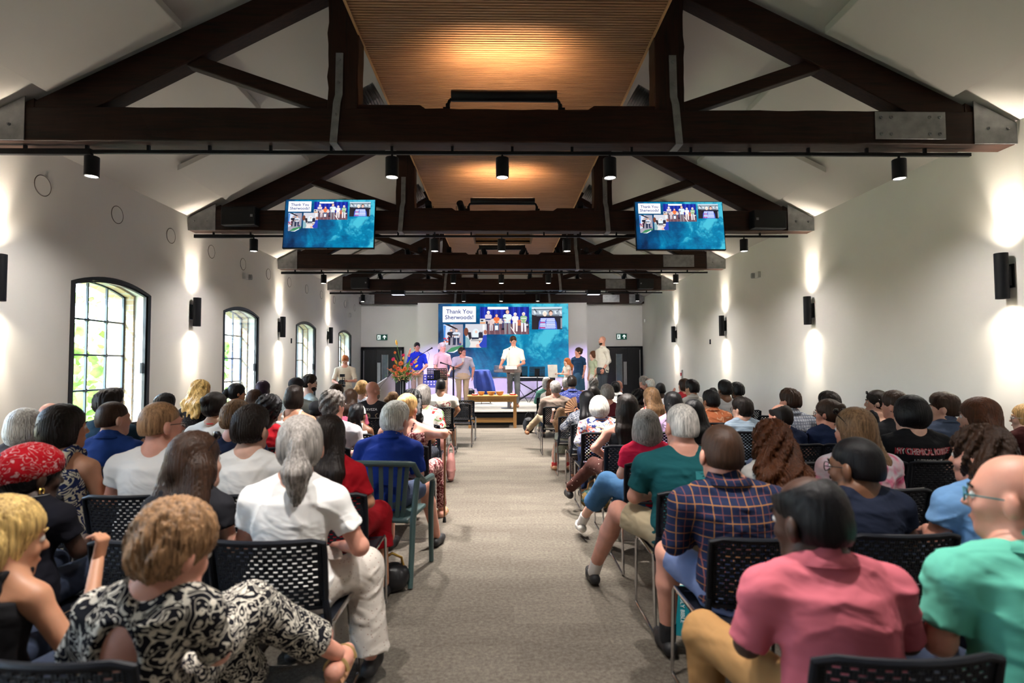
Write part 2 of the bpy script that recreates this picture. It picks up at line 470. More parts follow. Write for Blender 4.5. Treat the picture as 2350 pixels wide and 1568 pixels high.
# ---------------------------------------------------------------- wall lights
def sconce(s, i):
    y = (5.67 if s < 0 else 5.63) + 3.655 * i; x = s * (XW - .095)
    side = 'left' if s < 0 else 'right'
    nm = {0: 'nearest', 1: 'second', 2: 'third', 3: 'fourth'}[i]
    c = empty('wall_light', (x, y, 2.33), 0, 'black up-and-down cylinder light on %s wall, %s from camera' % (side, nm), 'wall light', 'cylinder wall lights')
    HS = MB(); HS.ring_loft([[Vector((r * math.cos(2*PI*j/28), r * math.sin(2*PI*j/28), z)) for j in range(28)] for r, z in ((.05, .17), (.054, .232), (.059, .232), (.059, -.232), (.054, -.232), (.05, -.17))], False); HS.build('housing', BLACKM, c, smooth=True)
    b = MB(); b.box(min(0, s * .09), max(0, s * .09), -.03, .03, -.1, .1); b.build('bracket', BLACKM, c)
    MB().box(min(s * .078, s * .0945), max(s * .078, s * .0945), -.05, .05, -.12, .12).build('back_plate', BLACKM, c, bevel=.004)
    for k in (-1, 1):
        MB().lathe([(0, 0), (.046, 0), (.046, .003)], (0, 0, k * .19), 16).build('lens', EM('sconce_lens', (1, .86, .62), 5), c)
        lamp('SPOT', (s * .012, 0, k * .20), (s * .10, 0, k), 150, (1.0, .87, .70), c, spot_size=R(50 if k > 0 else 48), spot_blend=1.0, shadow_soft_size=.025)
        lamp('SPOT', (-s * .01, 0, k * .222), (-s * .35, 0, k), 34 if k > 0 else 40, (1.0, .87, .70), c, spot_size=R(140), spot_blend=1.0, shadow_soft_size=.03)
for s in (-1, 1):
    for i in range(4): sconce(s, i)
# ---------------------------------------------------------------- windows in the left wall
BRICK = None
def brick():
    m, nt, b = _new('yellow_brick')
    tc = nt.nodes.new('ShaderNodeTexCoord')
    sp = nt.nodes.new('ShaderNodeSeparateXYZ'); nt.links.new(tc.outputs['Object'], sp.inputs[0])
    cb = nt.nodes.new('ShaderNodeCombineXYZ')
    nt.links.new(_math(nt, 'ADD', sp.outputs[0], sp.outputs[1]), cb.inputs[0]); nt.links.new(sp.outputs[2], cb.inputs[1])
    br = nt.nodes.new('ShaderNodeTexBrick'); nt.links.new(cb.outputs[0], br.inputs['Vector'])
    br.inputs['Scale'].default_value = 1; br.inputs['Brick Width'].default_value = .22; br.inputs['Row Height'].default_value = .075; br.inputs['Mortar Size'].default_value = .008
    br.inputs['Color1'].default_value = (.55, .42, .27, 1); br.inputs['Color2'].default_value = (.40, .29, .18, 1); br.inputs['Mortar'].default_value = (.45, .42, .38, 1)
    nt.links.new(br.outputs[0], b.inputs['Base Color']); b.inputs['Roughness'].default_value = .9
    _bump(nt, b, br.outputs['Fac'], -.4, .01); return m
BRICK = brick()
IRON = M('old_blue_grey_iron', (.03, .05, .07), .5)
FRAMEB = M('window_frame_black', (.008, .010, .014), .35)
for n, y in enumerate(WIN):
    w = empty('window_%d' % (n + 1), (-XW, y, 0)); struct(w)
    def frame(x0, x1, t, mat, name, par, y0=0, ww=WW, z0=WZ0, z1=WZ1, rise=WRISE):
        o_ = arch(y0, ww, z0, z1, rise); i_ = arch(y0 + t, ww - 2*t, z0 + t, z1 - t * .3, rise - t * .55)
        k = len(o_); vs = []
        for x in (x0, x1):
            for p in o_ + i_: vs.append((x, p[0], p[1]))
        fs = []
        for a in range(k):
            b = (a + 1) % k
            fs += [(a, b, k + b, k + a), (2*k + a, 3*k + a, 3*k + b, 2*k + b), (k + a, k + b, 3*k + b, 3*k + a), (a, 2*k + a, 2*k + b, b)]
        return struct(MB().add(vs, fs).build(name, mat, par))
    f = frame(-.06, .012, .058, FRAMEB, 'frame', w)
    frame(-.045, -.005, .028, FRAMEB, 'sash', w, .06, WW - .12, WZ0 + .06, WZ1 - .02, WRISE - .03)
    mb = MB(); a = arch(.088, WW - .176, WZ0 + .088, WZ1 - .03, WRISE - .045); mb.add([(-.027, p, q) for p, q in a], [tuple(range(len(a)))])
    struct(mb.build('glass_pane', glass(), w))
    struct(MB().box(-.045, -.01, WW - .13, WW - .112, 1.35, 1.5).build('handle', BLACKM, f))
    # brick lining of the outer half of the opening
    o_ = arch(.0, WW, WZ0, WZ1, WRISE); i_ = arch(.03, WW - .06, WZ0 + .02, WZ1 - .02, WRISE - .01); k = len(o_)
    vs = [(x, p[0], p[1]) for x in (-.575, -.22) for p in o_ + i_]
    fs = []
    for a in range(k):
        b = (a + 1) % k
        fs += [(a, b, k + b, k + a), (2*k + a, 3*k + a, 3*k + b, 2*k + b), (k + a, k + b, 3*k + b, 3*k + a)]
    struct(MB().add(vs, fs).build('brick_reveal', BRICK, w))
    # iron glazing bars
    mb = MB(); x0, x1 = -.36, -.335; yy = .03
    for q in (1, 2, 3): mb.box(x0, x1, yy + q * .363 - .011, yy + q * .363 + .011, WZ0 + .02, WZ1 + .08)
    mb.box(x0, x1, yy, yy + .03, WZ0, WZ1); mb.box(x0, x1, WW - .06, WW - .03, WZ0, WZ1)
    for z in (WZ0 + .04, 1.14, 1.60, 2.06): mb.box(x0, x1, yy, WW - .03, z - .011, z + .011)
    for q in (1, 2, 3):
        for z in (1.14, 1.60, 2.06): mb.lathe([(.0, 0), (.026, 0), (.026, .034), (0, .034)], (x0 - .004, yy + q * .363, z), 12, (1, 0, 0))
    struct(mb.build('glazing_bars', IRON, w))
    mb = MB()
    a = arch(.03, WW - .06, WZ0 + .02, WZ1 - .02, WRISE); top = a[2:]
    for p, q in zip(top[:-1], top[1:]): mb.beam((-.35, p[0], p[1] - .012), (-.35, q[0], q[1] - .012), .03, .03)
    struct(mb.build('arched_bar', IRON, w))
    a = arch(.05, WW - .1, WZ0 + .03, WZ1 - .02, WRISE - .01)
    struct(MB().add([(-.348, p, q) for p, q in a], [tuple(range(len(a)))]).build('old_glass', glass(), w))
# outdoors
struct(MB().box(-60, -XW - .57, -30, 60, -.6, -.3).build('ground', M('lawn', (.30, .36, .20), .95, var=.4, nscale=3)))
struct(MB().box(-16.5, -16.2, -20, 60, -.3, 2.4).build('garden_wall', BRICK))
LEAF = M('leaf_green', (.22, .36, .08), .6, var=.5, nscale=6)
def bush(x, y, r, hh, lab):
    t = empty('garden_shrub', (x, y, -.3), 0, lab, 'shrub', 'shrubs outside the windows')
    rnd = random.Random(int(x * 7 + y * 13)); mb = MB()
    for _ in range(420):
        a = rnd.uniform(0, 2*PI); z = rnd.uniform(.1, 1); q = r * math.sqrt(max(.02, 1 - (z * 1.7 - .8) ** 2)) * rnd.uniform(.65, 1)
        c = Vector((math.cos(a) * q, math.sin(a) * q, z * hh)); s = rnd.uniform(.07, .16)
        rot = Euler((rnd.uniform(0, 3), rnd.uniform(0, 3), rnd.uniform(0, 3))).to_matrix()
        mb.add([c + rot @ Vector(p) * s for p in ((-1, -.5, 0), (0, -.8, .1), (1, -.2, 0), (.9, .5, 0), (0, .8, .12), (-.9, .5, 0))], [(0, 1, 2, 3, 4, 5)])
    mb.build('leaves', LEAF, t)
    MB().tube([(0, 0, 0), (.05, 0, hh * .6)], .06, 8).build('stem', M('bark', (.09, .06, .04), .9), t)
bush(-8.2, 10.5, 1.3, 2.0, 'leafy shrub outside the nearest window, on the left of its panes')
bush(-9.3, 13.5, 1.6, 3.4, 'tall leafy shrub behind the panes of the nearest window')
bush(-8.0, 17.5, 1.3, 2.4, 'leafy shrub outside the second window')
bush(-8.2, 24.0, 1.6, 3.0, 'leafy shrub outside the third window')
# ---------------------------------------------------------------- blanked round vents on the left wall
RING = M('vent_ring_dark', (.10, .085, .075), .8)
for k in range(12):
    y = 6.28 + 1.218 * k
    if y > YB - .6: break
    v = MB(); n = 40
    ring = [(-XW + .002, y + .113 * math.cos(2*PI*j/n), 3.44 + .113 * math.sin(2*PI*j/n)) for j in range(n)]
    v.tube(ring, .0045, 6, close=True)
    c = MB().lathe([(0, 0), (.108, 0), (.108, .004), (0, .004)], (-XW, y, 3.44), 40, (1, 0, 0))
    r = empty('wall_vent', (0, 0, 0), 0, 'round blanked vent on left wall, number %s from camera' % ['one', 'two', 'three', 'four', 'five', 'six', 'seven', 'eight', 'nine', 'ten', 'eleven', 'twelve'][k], 'vent', 'round vents along the left wall')
    v.build('ring', RING, r); c.build('cover', PLASTER, r)
# ================================================================ far wall
struct(MB().box(-2.95, 2.95, 19.8, YB, 0, 3.62).build('wall_screen_surround', PLASTER))
DOORM = wood('black_stained_door', (.006, .006, .008), (.014, .014, .017), 2, 1, .4, .08)
ALU = M('brushed_aluminium', (.42, .42, .44), .35, .8, var=.08)
def door(s, n):
    t = empty('door_%d' % n, (0, YB, 0)); struct(t)
    a, b = 3.55, 5.08
    mb = MB(); f = lambda u, v: (min(s*u, s*v), max(s*u, s*v))
    for u, v in ((a, a + .07), (b - .07, b)): x = f(u, v); mb.box(x[0], x[1], -.09, .0, 0, 2.11)
    x = f(a, b); mb.box(x[0], x[1], -.09, 0, 2.04, 2.11)
    struct(mb.build('frame', BLACKM, t, bevel=.004))
    for u, v, wide in ((a + .075, 4.54, 1), (4.545, b - .075, 0)):
        x = f(u, v)
        lf = MB(); 
        if wide:
            g = f(4.12, 4.33); lf.box(x[0], g[0], -.06, -.015, .01, 2.035); lf.box(g[1], x[1], -.06, -.015, .01, 2.035)
            lf.box(g[0], g[1], -.06, -.015, .01, .25); lf.box(g[0], g[1], -.06, -.015, 1.83, 2.035)
        else: lf.box(x[0], x[1], -.06, -.015, .01, 2.035)
        lf = struct(lf.build('door_leaf', DOORM, t))
        if wide:
            struct(MB().box(g[0], g[1], -.045, -.038, .25, 1.83).build('vision_glass', M('dim_glass', (.10, .14, .17), .1, var=.1), lf))
            mb = MB(); mb.box(g[0] - .008, g[0] + .004, -.066, -.05, .24, 1.84); mb.box(g[1] - .004, g[1] + .008, -.066, -.05, .24, 1.84)
            struct(mb.build('glass_bead', ALU, lf))
            p = f(4.38, 4.50); struct(MB().box(p[0], p[1], -.066, -.0605, .72, 1.55).build('push_plate', ALU, lf, bevel=.003))
            p = f(a + .085, a + .11); struct(MB().box(p[0], p[1], -.066, -.0605, .05, 1.98).build('finger_guard', ALU, lf))
        else:
            p = f(b - .11, b - .085); struct(MB().box(p[0], p[1], -.066, -.0605, .05, 1.98).build('finger_guard', ALU, lf))
door(-1, 1); door(1, 2)
def exit_sign(x, side):
    t = empty('exit_sign', (x, YB - .035, 2.46), 0, 'green exit sign with running man and arrow above the %s door' % side, 'exit sign', 'exit signs')
    MB().box(-.19, .19, -.012, .03, -.10, .10).build('panel', EM('exit_green', (.0, .045, .03), .6), t, bevel=.003)
    MB().box(-.2, .2, -.03, .034, .105, .135).build('light_bar', M('white_plastic', (.7, .7, .7), .5), t)
    wm = EM('exit_white', (.8, .9, .85), .75)
    mb = MB(); y0, y1 = -.0155, -.0125
    def seg(p, q, w):
        p = Vector((p[0], 0, p[1])); q = Vector((q[0], 0, q[1])); d = (q - p).normalized(); n = Vector((-d.z, 0, d.x)) * w / 2
        mb.prism([((p+n).x, (p+n).z), ((q+n).x, (q+n).z), ((q-n).x, (q-n).z), ((p-n).x, (p-n).z)], y0, y1)
    seg((.09, -.07), (.09, .04), .032); seg((.09, .065), (.035, .0), .03); seg((.09, .065), (.145, .0), .03)
    mb.build('arrow', wm, t)
    mb = MB()
    mb.prism([(-.16, -.08), (-.16, .08), (-.05, .08), (-.05, -.08)], y0 + .001, y1)
    mb.build('pictogram_door', wm, t)
    dk = EM('exit_green', (.0, .045, .03), .6); mb = MB(); y0, y1 = -.018, -.0156
    seg((-.105, .04), (-.115, -.01), .026); seg((-.115, -.01), (-.085, -.04), .016); seg((-.085, -.04), (-.09, -.07), .014)
    seg((-.115, -.01), (-.135, -.045), .016); seg((-.135, -.045), (-.155, -.045), .014); seg((-.105, .035), (-.08, .01), .012); seg((-.105, .035), (-.135, .015), .012)
    mb.lathe([(0, 0), (.013, 0), (.013, .0024)], (-.1, -.0156, .06), 12, (0, -1, 0))
    mb.build('running_man', dk, t)
exit_sign(-4.34, 'left'); exit_sign(4.33, 'right')
# small wall fittings
def fitting(name, label, cat, loc, size, m=None, group=None):
    o = MB().box(-size[0]/2, size[0]/2, -size[1]/2, size[1]/2, -size[2]/2, size[2]/2).build(name, m or M('white_plastic', (.7, .7, .7), .5), bevel=.004)
    o.location = loc; return tag(o, label, cat, group)
fitting('alarm_sounder', 'small white sounder box high on left wall near far corner', 'sounder', (-XW + .03, 19.0, 3.13), (.06, .12, .13))
fitting('alarm_sounder', 'small white sounder box high on right wall near far corner', 'sounder', (XW - .03, 20.2, 3.0), (.06, .12, .13))
fitting('wall_switch', 'narrow black wall control between third light and third window, left wall', 'switch', (-XW + .01, 13.75, 2.05), (.02, .05, .12), BLACKP)
fitting('wall_switch', 'narrow black wall control on right wall beside third light', 'switch', (XW - .01, 13.9, 2.0), (.02, .05, .12), BLACKP)
def camera_unit(x, y, z, s, side):
    t = empty('security_camera', (x, y, z), 0, 'white box and drum shaped camera on %s wall' % side, 'camera', 'wall cameras')
    MB().box(-.03, .03, -.07, .07, -.06, .06).build('mount', M('white_plastic', (.7, .7, .7), .5), t, bevel=.008)
    MB().lathe([(0, -.05), (.05, -.05), (.055, -.04), (.055, .05), (.04, .06), (0, .06)], (-s * .02, .12, 0), 20, (-s, .3, 0)).build('drum', M('grey_plastic', (.35, .35, .37), .5), t, smooth=True)
camera_unit(-XW + .03, 11.2, 3.21, -1, 'left'); camera_unit(XW - .03, 11.2, 3.23, 1, 'right')
def wall_phone():
    t = empty('fire_point', (XW - .02, 16.1, 1.15), 0, 'small white panel with red call point on right wall', 'call point')
    MB().box(-.02, .02, -.05, .05, -.14, .14).build('panel', M('white_plastic', (.7, .7, .7), .5), t, bevel=.004)
    MB().box(-.035, -.018, -.045, .045, -.03, .06).build('call_point', M('signal_red', (.6, .02, .02), .4), t, bevel=.004)
wall_phone()
# ================================================================ slide shown on the three screens
def teal():
    m, nt, b = _new('teal_slide_ground')
    co = _coord(nt, (1, 1, 1), 'Generated')
    n = _noise(nt, _coord(nt, (2.2, 1, 1.0), 'Generated'), 2.6, 8, .62, .4); n2 = _noise(nt, co, 26, 4, .7)
    sp = nt.nodes.new('ShaderNodeSeparateXYZ'); nt.links.new(co, sp.inputs[0])
    g = _math(nt, 'ADD', _math(nt, 'MULTIPLY', sp.outputs[0], .34), _math(nt, 'MULTIPLY', sp.outputs[2], .10))
    f = _math(nt, 'ADD', _math(nt, 'ADD', _math(nt, 'MULTIPLY', n, .95), _math(nt, 'MULTIPLY', n2, .22)), g)
    col = _ramp(nt, f, [(.52, (.001, .010, .045)), (.72, (.0, .055, .16)), (.90, (.0, .17, .32)), (1.0, (.05, .38, .50))])
    b.inputs['Base Color'].default_value = (0, 0, 0, 1); b.inputs['Roughness'].default_value = .35
    nt.links.new(col, b.inputs['Emission Color']); b.inputs['Emission Strength'].default_value = .95
    return m
TEAL = teal()
def attr_em():
    m, nt, b = _new('slide_pictures')
    a = nt.nodes.new('ShaderNodeAttribute'); a.attribute_name = 'col'
    b.inputs['Base Color'].default_value = (0, 0, 0, 1)
    nt.links.new(a.outputs['Color'], b.inputs['Emission Color']); b.inputs['Emission Strength'].default_value = .85
    return m
PICM = attr_em()
class Pic:
    """flat coloured shapes on a screen; u, v run 0..1 from the top left"""
    def __init__(s, W_, H_): s.W, s.H, s.v, s.f, s.c, s.k = W_, H_, [], [], [], 0
    def poly(s, pts, c):
        s.k += 1; y = -.0008 - s.k * .00001; o = len(s.v)
        s.v += [((u - .5) * s.W, y, (.5 - v) * s.H) for u, v in pts]; s.f.append(tuple(range(o, o + len(pts)))); s.c.append(c)
    def rect(s, u0, v0, u1, v1, c): s.poly([(u0, v0), (u1, v0), (u1, v1), (u0, v1)], c)
    def disc(s, u, v, r, c, q=1.0):
        a = s.W / s.H; s.poly([(u + r * math.cos(t), v + r * a * q * math.sin(t)) for t in [2*PI*i/12 for i in range(12)]], c)
    def fig(s, u, v, h, skin, top, leg, hair=None, w=.8):
        """standing figure: feet at v, height h"""
        a = s.H / s.W; k = h * a
        for d in (-.10, .10): s.poly([(u + (d - .075) * k * w, v - h * .5), (u + (d + .075) * k * w, v - h * .5), (u + (d + .05) * k * w, v), (u + (d - .05) * k * w, v)], leg)
        s.poly([(u - .17 * k * w, v - h * .82), (u + .17 * k * w, v - h * .82), (u + .15 * k * w, v - h * .46), (u - .15 * k * w, v - h * .46)], top)
        for d in (-1, 1): s.poly([(u + d * .15 * k * w, v - h * .81), (u + d * .23 * k * w, v - h * .76), (u + d * .20 * k * w, v - h * .6), (u + d * .1 * k * w, v - h * .6)], top)
        for d in (-1, 1): s.poly([(u + d * .21 * k * w, v - h * .62), (u + d * .16 * k * w, v - h * .62), (u + d * .05 * k, v - h * .54), (u + d * .07 * k, v - h * .5)], skin)
        if hair: s.disc(u, v - h * .92, .085 * k, hair, 1.15)
        s.disc(u + .005 * k, v - h * .905, .07 * k, skin, 1.15)
def slide(W_, H_, parent):
    p = Pic(W_, H_)
    S = (.75, .45, .35)
    # hall picture
    p.rect(.319, .043, .697, .42, (.01, .02, .30))
    for i in range(34):
        if i % 2: u = .319 + i * .0111; p.rect(u, .043, u + .006, .25, (.0, .01, .16) if i % 4 == 1 else (.02, .06, .48))
    p.rect(.378, .043, .537, .078, (.85, .85, .9)); p.rect(.319, .205, .5, .275, (.62, .55, .52)); p.rect(.319, .275, .697, .42, (.13, .06, .08))
    for i in range(9): u = .34 + i * .041; p.poly([(u, .275), (u + .006, .275), (u + .018, .42), (u + .008, .42)], (.22, .12, .14))
    p.poly([(.545, .30), (.55, .30), (.598, .42), (.588, .42)], (.8, .7, .7)); p.rect(.32, .215, .35, .255, (.55, .6, .62)); p.rect(.325, .22, .345, .24, (.02, .02, .03)); p.rect(.32, .255, .36, .27, (.65, .22, .05))
    for u in (.605, .62, .66): p.rect(u, .22, u + .012, .30, (.6, .16, .04))
    p.fig(.384, .36, .26, (.8, .6, .55), (.62, .52, .58), (.02, .02, .05), (.8, .8, .8)); p.rect(.36, .205, .41, .225, (.03, .06, .2))
    p.fig(.405, .37, .16, (.7, .5, .45), (.6, .45, .45), (.65, .6, .65)); p.fig(.447, .37, .225, S, (.72, .16, .05), (.05, .13, .25), (.4, .12, .03)); p.rect(.435, .30, .458, .36, (.8, .8, .85))
    p.fig(.505, .36, .20, S, (.1, .1, .25), (.03, .04, .12), (.1, .04, .03)); p.rect(.485, .335, .515, .36, (.01, .01, .02))
    p.fig(.53, .418, .335, S, (.62, .72, .78), (.22, .21, .24), (.05, .03, .02)); p.poly([(.48, .195), (.515, .187), (.525, .20), (.49, .205)], (.01, .01, .03))
    p.fig(.59, .38, .255, (.75, .55, .5), (.78, .76, .74), (.74, .70, .70), (.85, .85, .85)); p.fig(.655, .385, .265, (.7, .5, .4), (.25, .42, .22), (.72, .70, .74), (.8, .8, .8))
    p.rect(.635, .195, .676, .205, (.8, .8, .78)); p.poly([(.67, .25), (.69, .24), (.695, .33), (.68, .34)], (.03, .03, .06)); p.disc(.682, .29, .008, (.5, .5, .55))
    # jumpers picture
    p.rect(.718, .043, .952, .354, (.012, .01, .02)); p.rect(.718, .043, .952, .17, (.30, .36, .42))
    p.poly([(.718, .05), (.952, .045), (.952, .065), (.718, .075)], (.50, .60, .68)); p.poly([(.718, .078), (.952, .07), (.952, .078), (.72, .088)], (.05, .08, .10))
    for u in (.735, .93): p.poly([(u, .07), (u + .008, .07), (u + .026 * (1 if u < .8 else -1), .12), (u + .018 * (1 if u < .8 else -1), .12)], (.04, .05, .07))
    for i in range(6): p.poly([(.73 + i * .04, .10), (.745 + i * .04, .10), (.752 + i * .04, .14), (.737 + i * .04, .14)], (.62, .68, .72))
    p.rect(.745, .155, .93, .165, (.03, .03, .05)); p.poly([(.718, .15), (.76, .17), (.76, .354), (.718, .354)], (.02, .015, .02))
    for u, k, hc, face in ((.818, 0, (.8, .78, .7), (.85, .6, .5)), (.864, 1, (.06, .03, .02), (.75, .45, .36))):
        p.poly([(u - .03, .195), (u + .028, .195), (u + .045, .26), (u + .035 + k * .015, .354), (u - .05 + k * .02, .354), (u - .045, .25)], (.05, .10, .52))
        for j in range(6):
            v = .205 + j * .024; p.poly([(u - .032 - j * .002, v), (u + .03 + j * .002, v), (u + .03 + j * .002, v + .011), (u - .032 - j * .002, v + .011)], ((.8, .84, .9), (.7, .78, .9), (.62, .05, .12) if not k else (.5, .62, .9))[j % 3])
            for q in range(7): p.rect(u - .028 + q * .009, v + .013, u - .024 + q * .009, v + .019, (.7, .76, .9))
        p.disc(u, .135 - k * .01, .017, hc, 1.2); p.disc(u + .001, .146 - k * .01, .0135, face, 1.25)
    p.rect(.94, .2, .952, .34, (.25, .25, .28))
    # two people at a lectern
    p.poly([(.038, .282), (.189, .282), (.189, .575), (.06, .66), (.045, .66)], (.32, .30, .36))
    p.poly([(.038, .282), (.11, .282), (.075, .55), (.045, .58)], (.55, .60, .72)); p.poly([(.04, .29), (.058, .30), (.052, .50), (.042, .50)], (.05, .22, .60)); p.poly([(.05, .282), (.085, .282), (.15, .345), (.145, .36)], (.02, .01, .015))
    p.fig(.098, .565, .22, S, (.015, .015, .03), (.01, .01, .02), (.08, .03, .02), 1.1); p.fig(.139, .565, .215, S, (.55, .62, .72), (.02, .03, .07), (.35, .25, .18), 1.1); p.rect(.11, .42, .155, .435, (.01, .01, .02)); p.rect(.107, .43, .111, .56, (.5, .5, .6))
    p.poly([(.06, .66), (.1, .60), (.189, .565), (.189, .60), (.11, .655)], (.05, .22, .10)); p.poly([(.07, .665), (.115, .655), (.165, .605), (.17, .62), (.12, .67)], (.70, .75, .78))
    for i in range(9): p.disc(.045 + (i % 5) * .009, .475 + (i % 3) * .022, .006, ((.5, .02, .04), (.08, .02, .08), (.6, .1, .03))[i % 3])
    p.disc(.165, .55, .012, (.05, .06, .18)); p.disc(.167, .53, .006, (.5, .2, .12))
    # crowd round a table
    p.rect(.207, .278, .371, .60, (.55, .55, .60)); p.poly([(.245, .47), (.36, .46), (.34, .60), (.245, .60)], (.66, .62, .60)); p.rect(.25, .495, .335, .512, (.30, .30, .32))
    p.poly([(.207, .44), (.235, .48), (.247, .55), (.235, .60), (.207, .60)], (.22, .38, .42)); p.disc(.213, .385, .018, (.16, .05, .03), 1.8); p.poly([(.222, .39), (.25, .39), (.255, .47), (.24, .50)], (.02, .02, .03))
    p.disc(.287, .41, .028, (.62, .70, .78), 1.4); p.disc(.29, .385, .009, (.7, .45, .36), 1.2); p.poly([(.255, .46), (.31, .46), (.31, .485), (.255, .49)], (.02, .03, .06))
    for u in (.318, .332): p.poly([(u - .01, .40), (u + .006, .38), (u + .012, .47), (u - .01, .47)], (.02, .02, .04))
    p.poly([(.345, .43), (.371, .43), (.371, .60), (.33, .60), (.305, .57), (.335, .51)], (.02, .05, .40)); p.disc(.36, .39, .012, (.35, .12, .08), 1.5); p.disc(.302, .575, .014, (.75, .40, .33)); p.disc(.317, .52, .006, (.6, .12, .05)); p.rect(.34, .285, .355, .36, (.8, .8, .8))
    # title card
    p.rect(.031, .034, .290, .256, (.02, .05, .12)); p.rect(.033, .036, .288, .252, (.92, .93, .95))
    me = bpy.data.meshes.new('slide_pictures'); me.from_pydata(p.v, [], p.f); me.materials.append(PICM)
    at_ = me.color_attributes.new('col', 'FLOAT_COLOR', 'CORNER'); i = 0
    for f, c in zip(p.f, p.c):
        for _ in f: at_.data[i].color = (*c, 1); i += 1
    o = bpy.data.objects.new('slide_pictures', me); COL.objects.link(o); o.parent = parent
    navy = EM('title_navy', (.015, .03, .16), 1.0)
    for v, tx in ((.108, 'Thank You'), (.187, 'Sherwoods!')):
        text_obj(tx, .078 * H_ * 1.04, navy, parent, ((.1605 - .5) * W_, -.005, (.5 - v) * H_), name='title_lettering', bold=.0012 * H_)
def screen(name, label, cat, loc, W_, H_, rot, bez, depth):
    t = empty(name, loc, 0, label, cat); t.rotation_euler = rot
    mb = MB().box(-W_/2 - bez, W_/2 + bez, .002, depth, -H_/2 - bez * 1.2, H_/2 + bez); mb.build('casing', BLACKP, t, bevel=.004)
    MB().box(-W_/2, W_/2, -.0006, .0019, -H_/2, H_/2).build('display', TEAL, t)
    slide(W_, H_, t); return t
led = screen('video_wall', 'large video wall behind the stage showing Thank You slide', 'video wall', (.035, 19.74, 2.31), 4.52, 2.54, (0, 0, 0), .004, .058)
for x, lab in ((-2.782, 'left'), (2.815, 'right')):
    tv = screen('television', 'hanging television showing the slide, %s of the aisle' % lab, 'television', (x, 9.0, 3.705 if x < 0 else 3.68), 1.415, .80, (R(-8), 0, 0), .012, .05)
    tv['group'] = 'televisions hung from the second beam'
    mb = MB(); mb.box(-.2, .2, .05, .08, -.15, .2); mb.box(-.03, .03, .06, .272, .0, .14); mb.build('wall_bracket', BLACKM, tv)
    MB().box(-.015, .015, -.004, .002, -.425, -.415).build('badge', BLACKP, tv)
# black PA speakers fixed on beams
def pa(x, y, z, w, h, d, rz, lab):
    t = empty('loudspeaker', (x, y, z), rz, lab, 'loudspeaker', 'loudspeakers on the beams')
    MB().prism([(-w/2, -h/2), (w/2, -h/2), (w/2, h/2), (-w/2, h/2)], -d, 0).build('cabinet', BLACKP, t, bevel=.012)
    MB().box(-w/2 + .015, w/2 - .015, -d - .006, -d, -h/2 + .012, h/2 - .012).build('grille', M('speaker_grille', (.006, .006, .007), .8, var=.3, nscale=300), t)
    s = -1 if x > 0 else 1
    MB().box(s * (w/2 - .06) - .02, s * (w/2 - .06) + .02, -d - .009, -d - .006, -.02, .02).build('badge', M('badge_grey', (.25, .25, .27), .4), t)
pa(-4.24, 9.262, 3.845, .56, .30, .20, R(-3), 'black loudspeaker on the second beam near left wall')
pa(4.30, 9.262, 3.80, .56, .30, .20, R(4), 'black loudspeaker on the second beam near right wall')
pa(-4.12, 16.555, 3.83, .50, .32, .2, R(-3), 'black loudspeaker on the fourth beam near left wall')
pa(4.16, 16.555, 3.80, .44, .30, .2, R(3), 'black loudspeaker on the fourth beam near right wall')
# panel lamps for the stage, under the fourth beam
for x, lab, c in ((-3.0, 'left', (.55, .42, 1)), (2.62, 'right', (.62, .5, 1))):
    t = empty('stage_panel_light', (x, 16.3, 3.53), 0, 'flat black panel light under fourth beam, %s of aisle' % lab, 'panel light', 'stage panel lights')
    MB().box(-.19, .19, -.12, .12, -.06, .06).build('housing', BLACKM, t, bevel=.01)
    MB().box(-.17, .17, -.10, .10, -.064, -.0605).build('lens', EM('panel_lens', (.75, .8, 1), 1.5), t)
    MB().box(-.02, .02, .0, .375, .03, .07).build('arm', BLACKM, t)
def par(x, y, z, aim, e, c, lab, ang=40):
    t = empty('stage_lamp', (x, y, z), 0, lab, 'stage lamp', 'small black stage lamps')
    d = (Vector(aim) - Vector((x, y, z))).normalized()
    MB().lathe([(0, -.09), (.055, -.085), (.06, .06), (.063, .09), (.055, .09), (.05, .07)], (0, 0, .10), 18, d).build('can', BLACKM, t, smooth=True)
    MB().lathe([(0, .068), (.048, .068), (.048, .072)], (0, 0, .10), 16, d).build('lens', EM('par_lens_%d' % int(c[0]*9 + c[2]*99), c, 2), t)
    mb = MB(); mb.tube([(-.075, 0, .10), (-.075, 0, .0), (.075, 0, .0), (.075, 0, .10)], .006, 6); mb.build('yoke', BLACKM, t)
    lamp('SPOT', Vector((0, 0, .10)) + d * .08, d, e, c, t, spot_size=R(ang), spot_blend=.7, shadow_soft_size=.05)
VIO = (.50, .34, 1.0); WHT = (1, .93, .84)
zt_ = 3.97
par(-1.25, 13.0, zt_, (-1.6, 15.9, 1.4), 260, (.8, .4, .95), 'stage lamp on third beam by the left queen post')
par(1.25, 13.0, zt_, (2.4, 15.9, 1.3), 240, WHT, 'stage lamp on third beam by the right queen post')
par(-1.25, 9.3, zt_, (-1.4, 15.9, 1.4), 800, (1, .80, .86), 'added fill lamp on second beam by the left queen post', 22)  # second-beam lamps are added frontal fill for the faces on stage
par(1.25, 9.3, zt_, (2.1, 15.9, 1.4), 1300, WHT, 'added fill lamp on second beam by the right queen post', 20)
par(-.72, 9.3, zt_, (.25, 15.1, 1.5), 1300, WHT, 'added fill lamp on second beam left of the tubular uplight', 14)
par(-2.2, 9.3, zt_, (-2.4, 15.5, 1.5), 700, (.9, .7, 1), 'added fill lamp on second beam behind the left television', 20)
par(-2.2, 13.0, zt_, (-2.2, 16.4, 1.3), 300, (.6, .35, 1.0), 'stage lamp on third beam left of the left post')
par(2.2, 13.0, zt_, (.3, 15.1, 1.5), 240, WHT, 'stage lamp on third beam right of the right post')
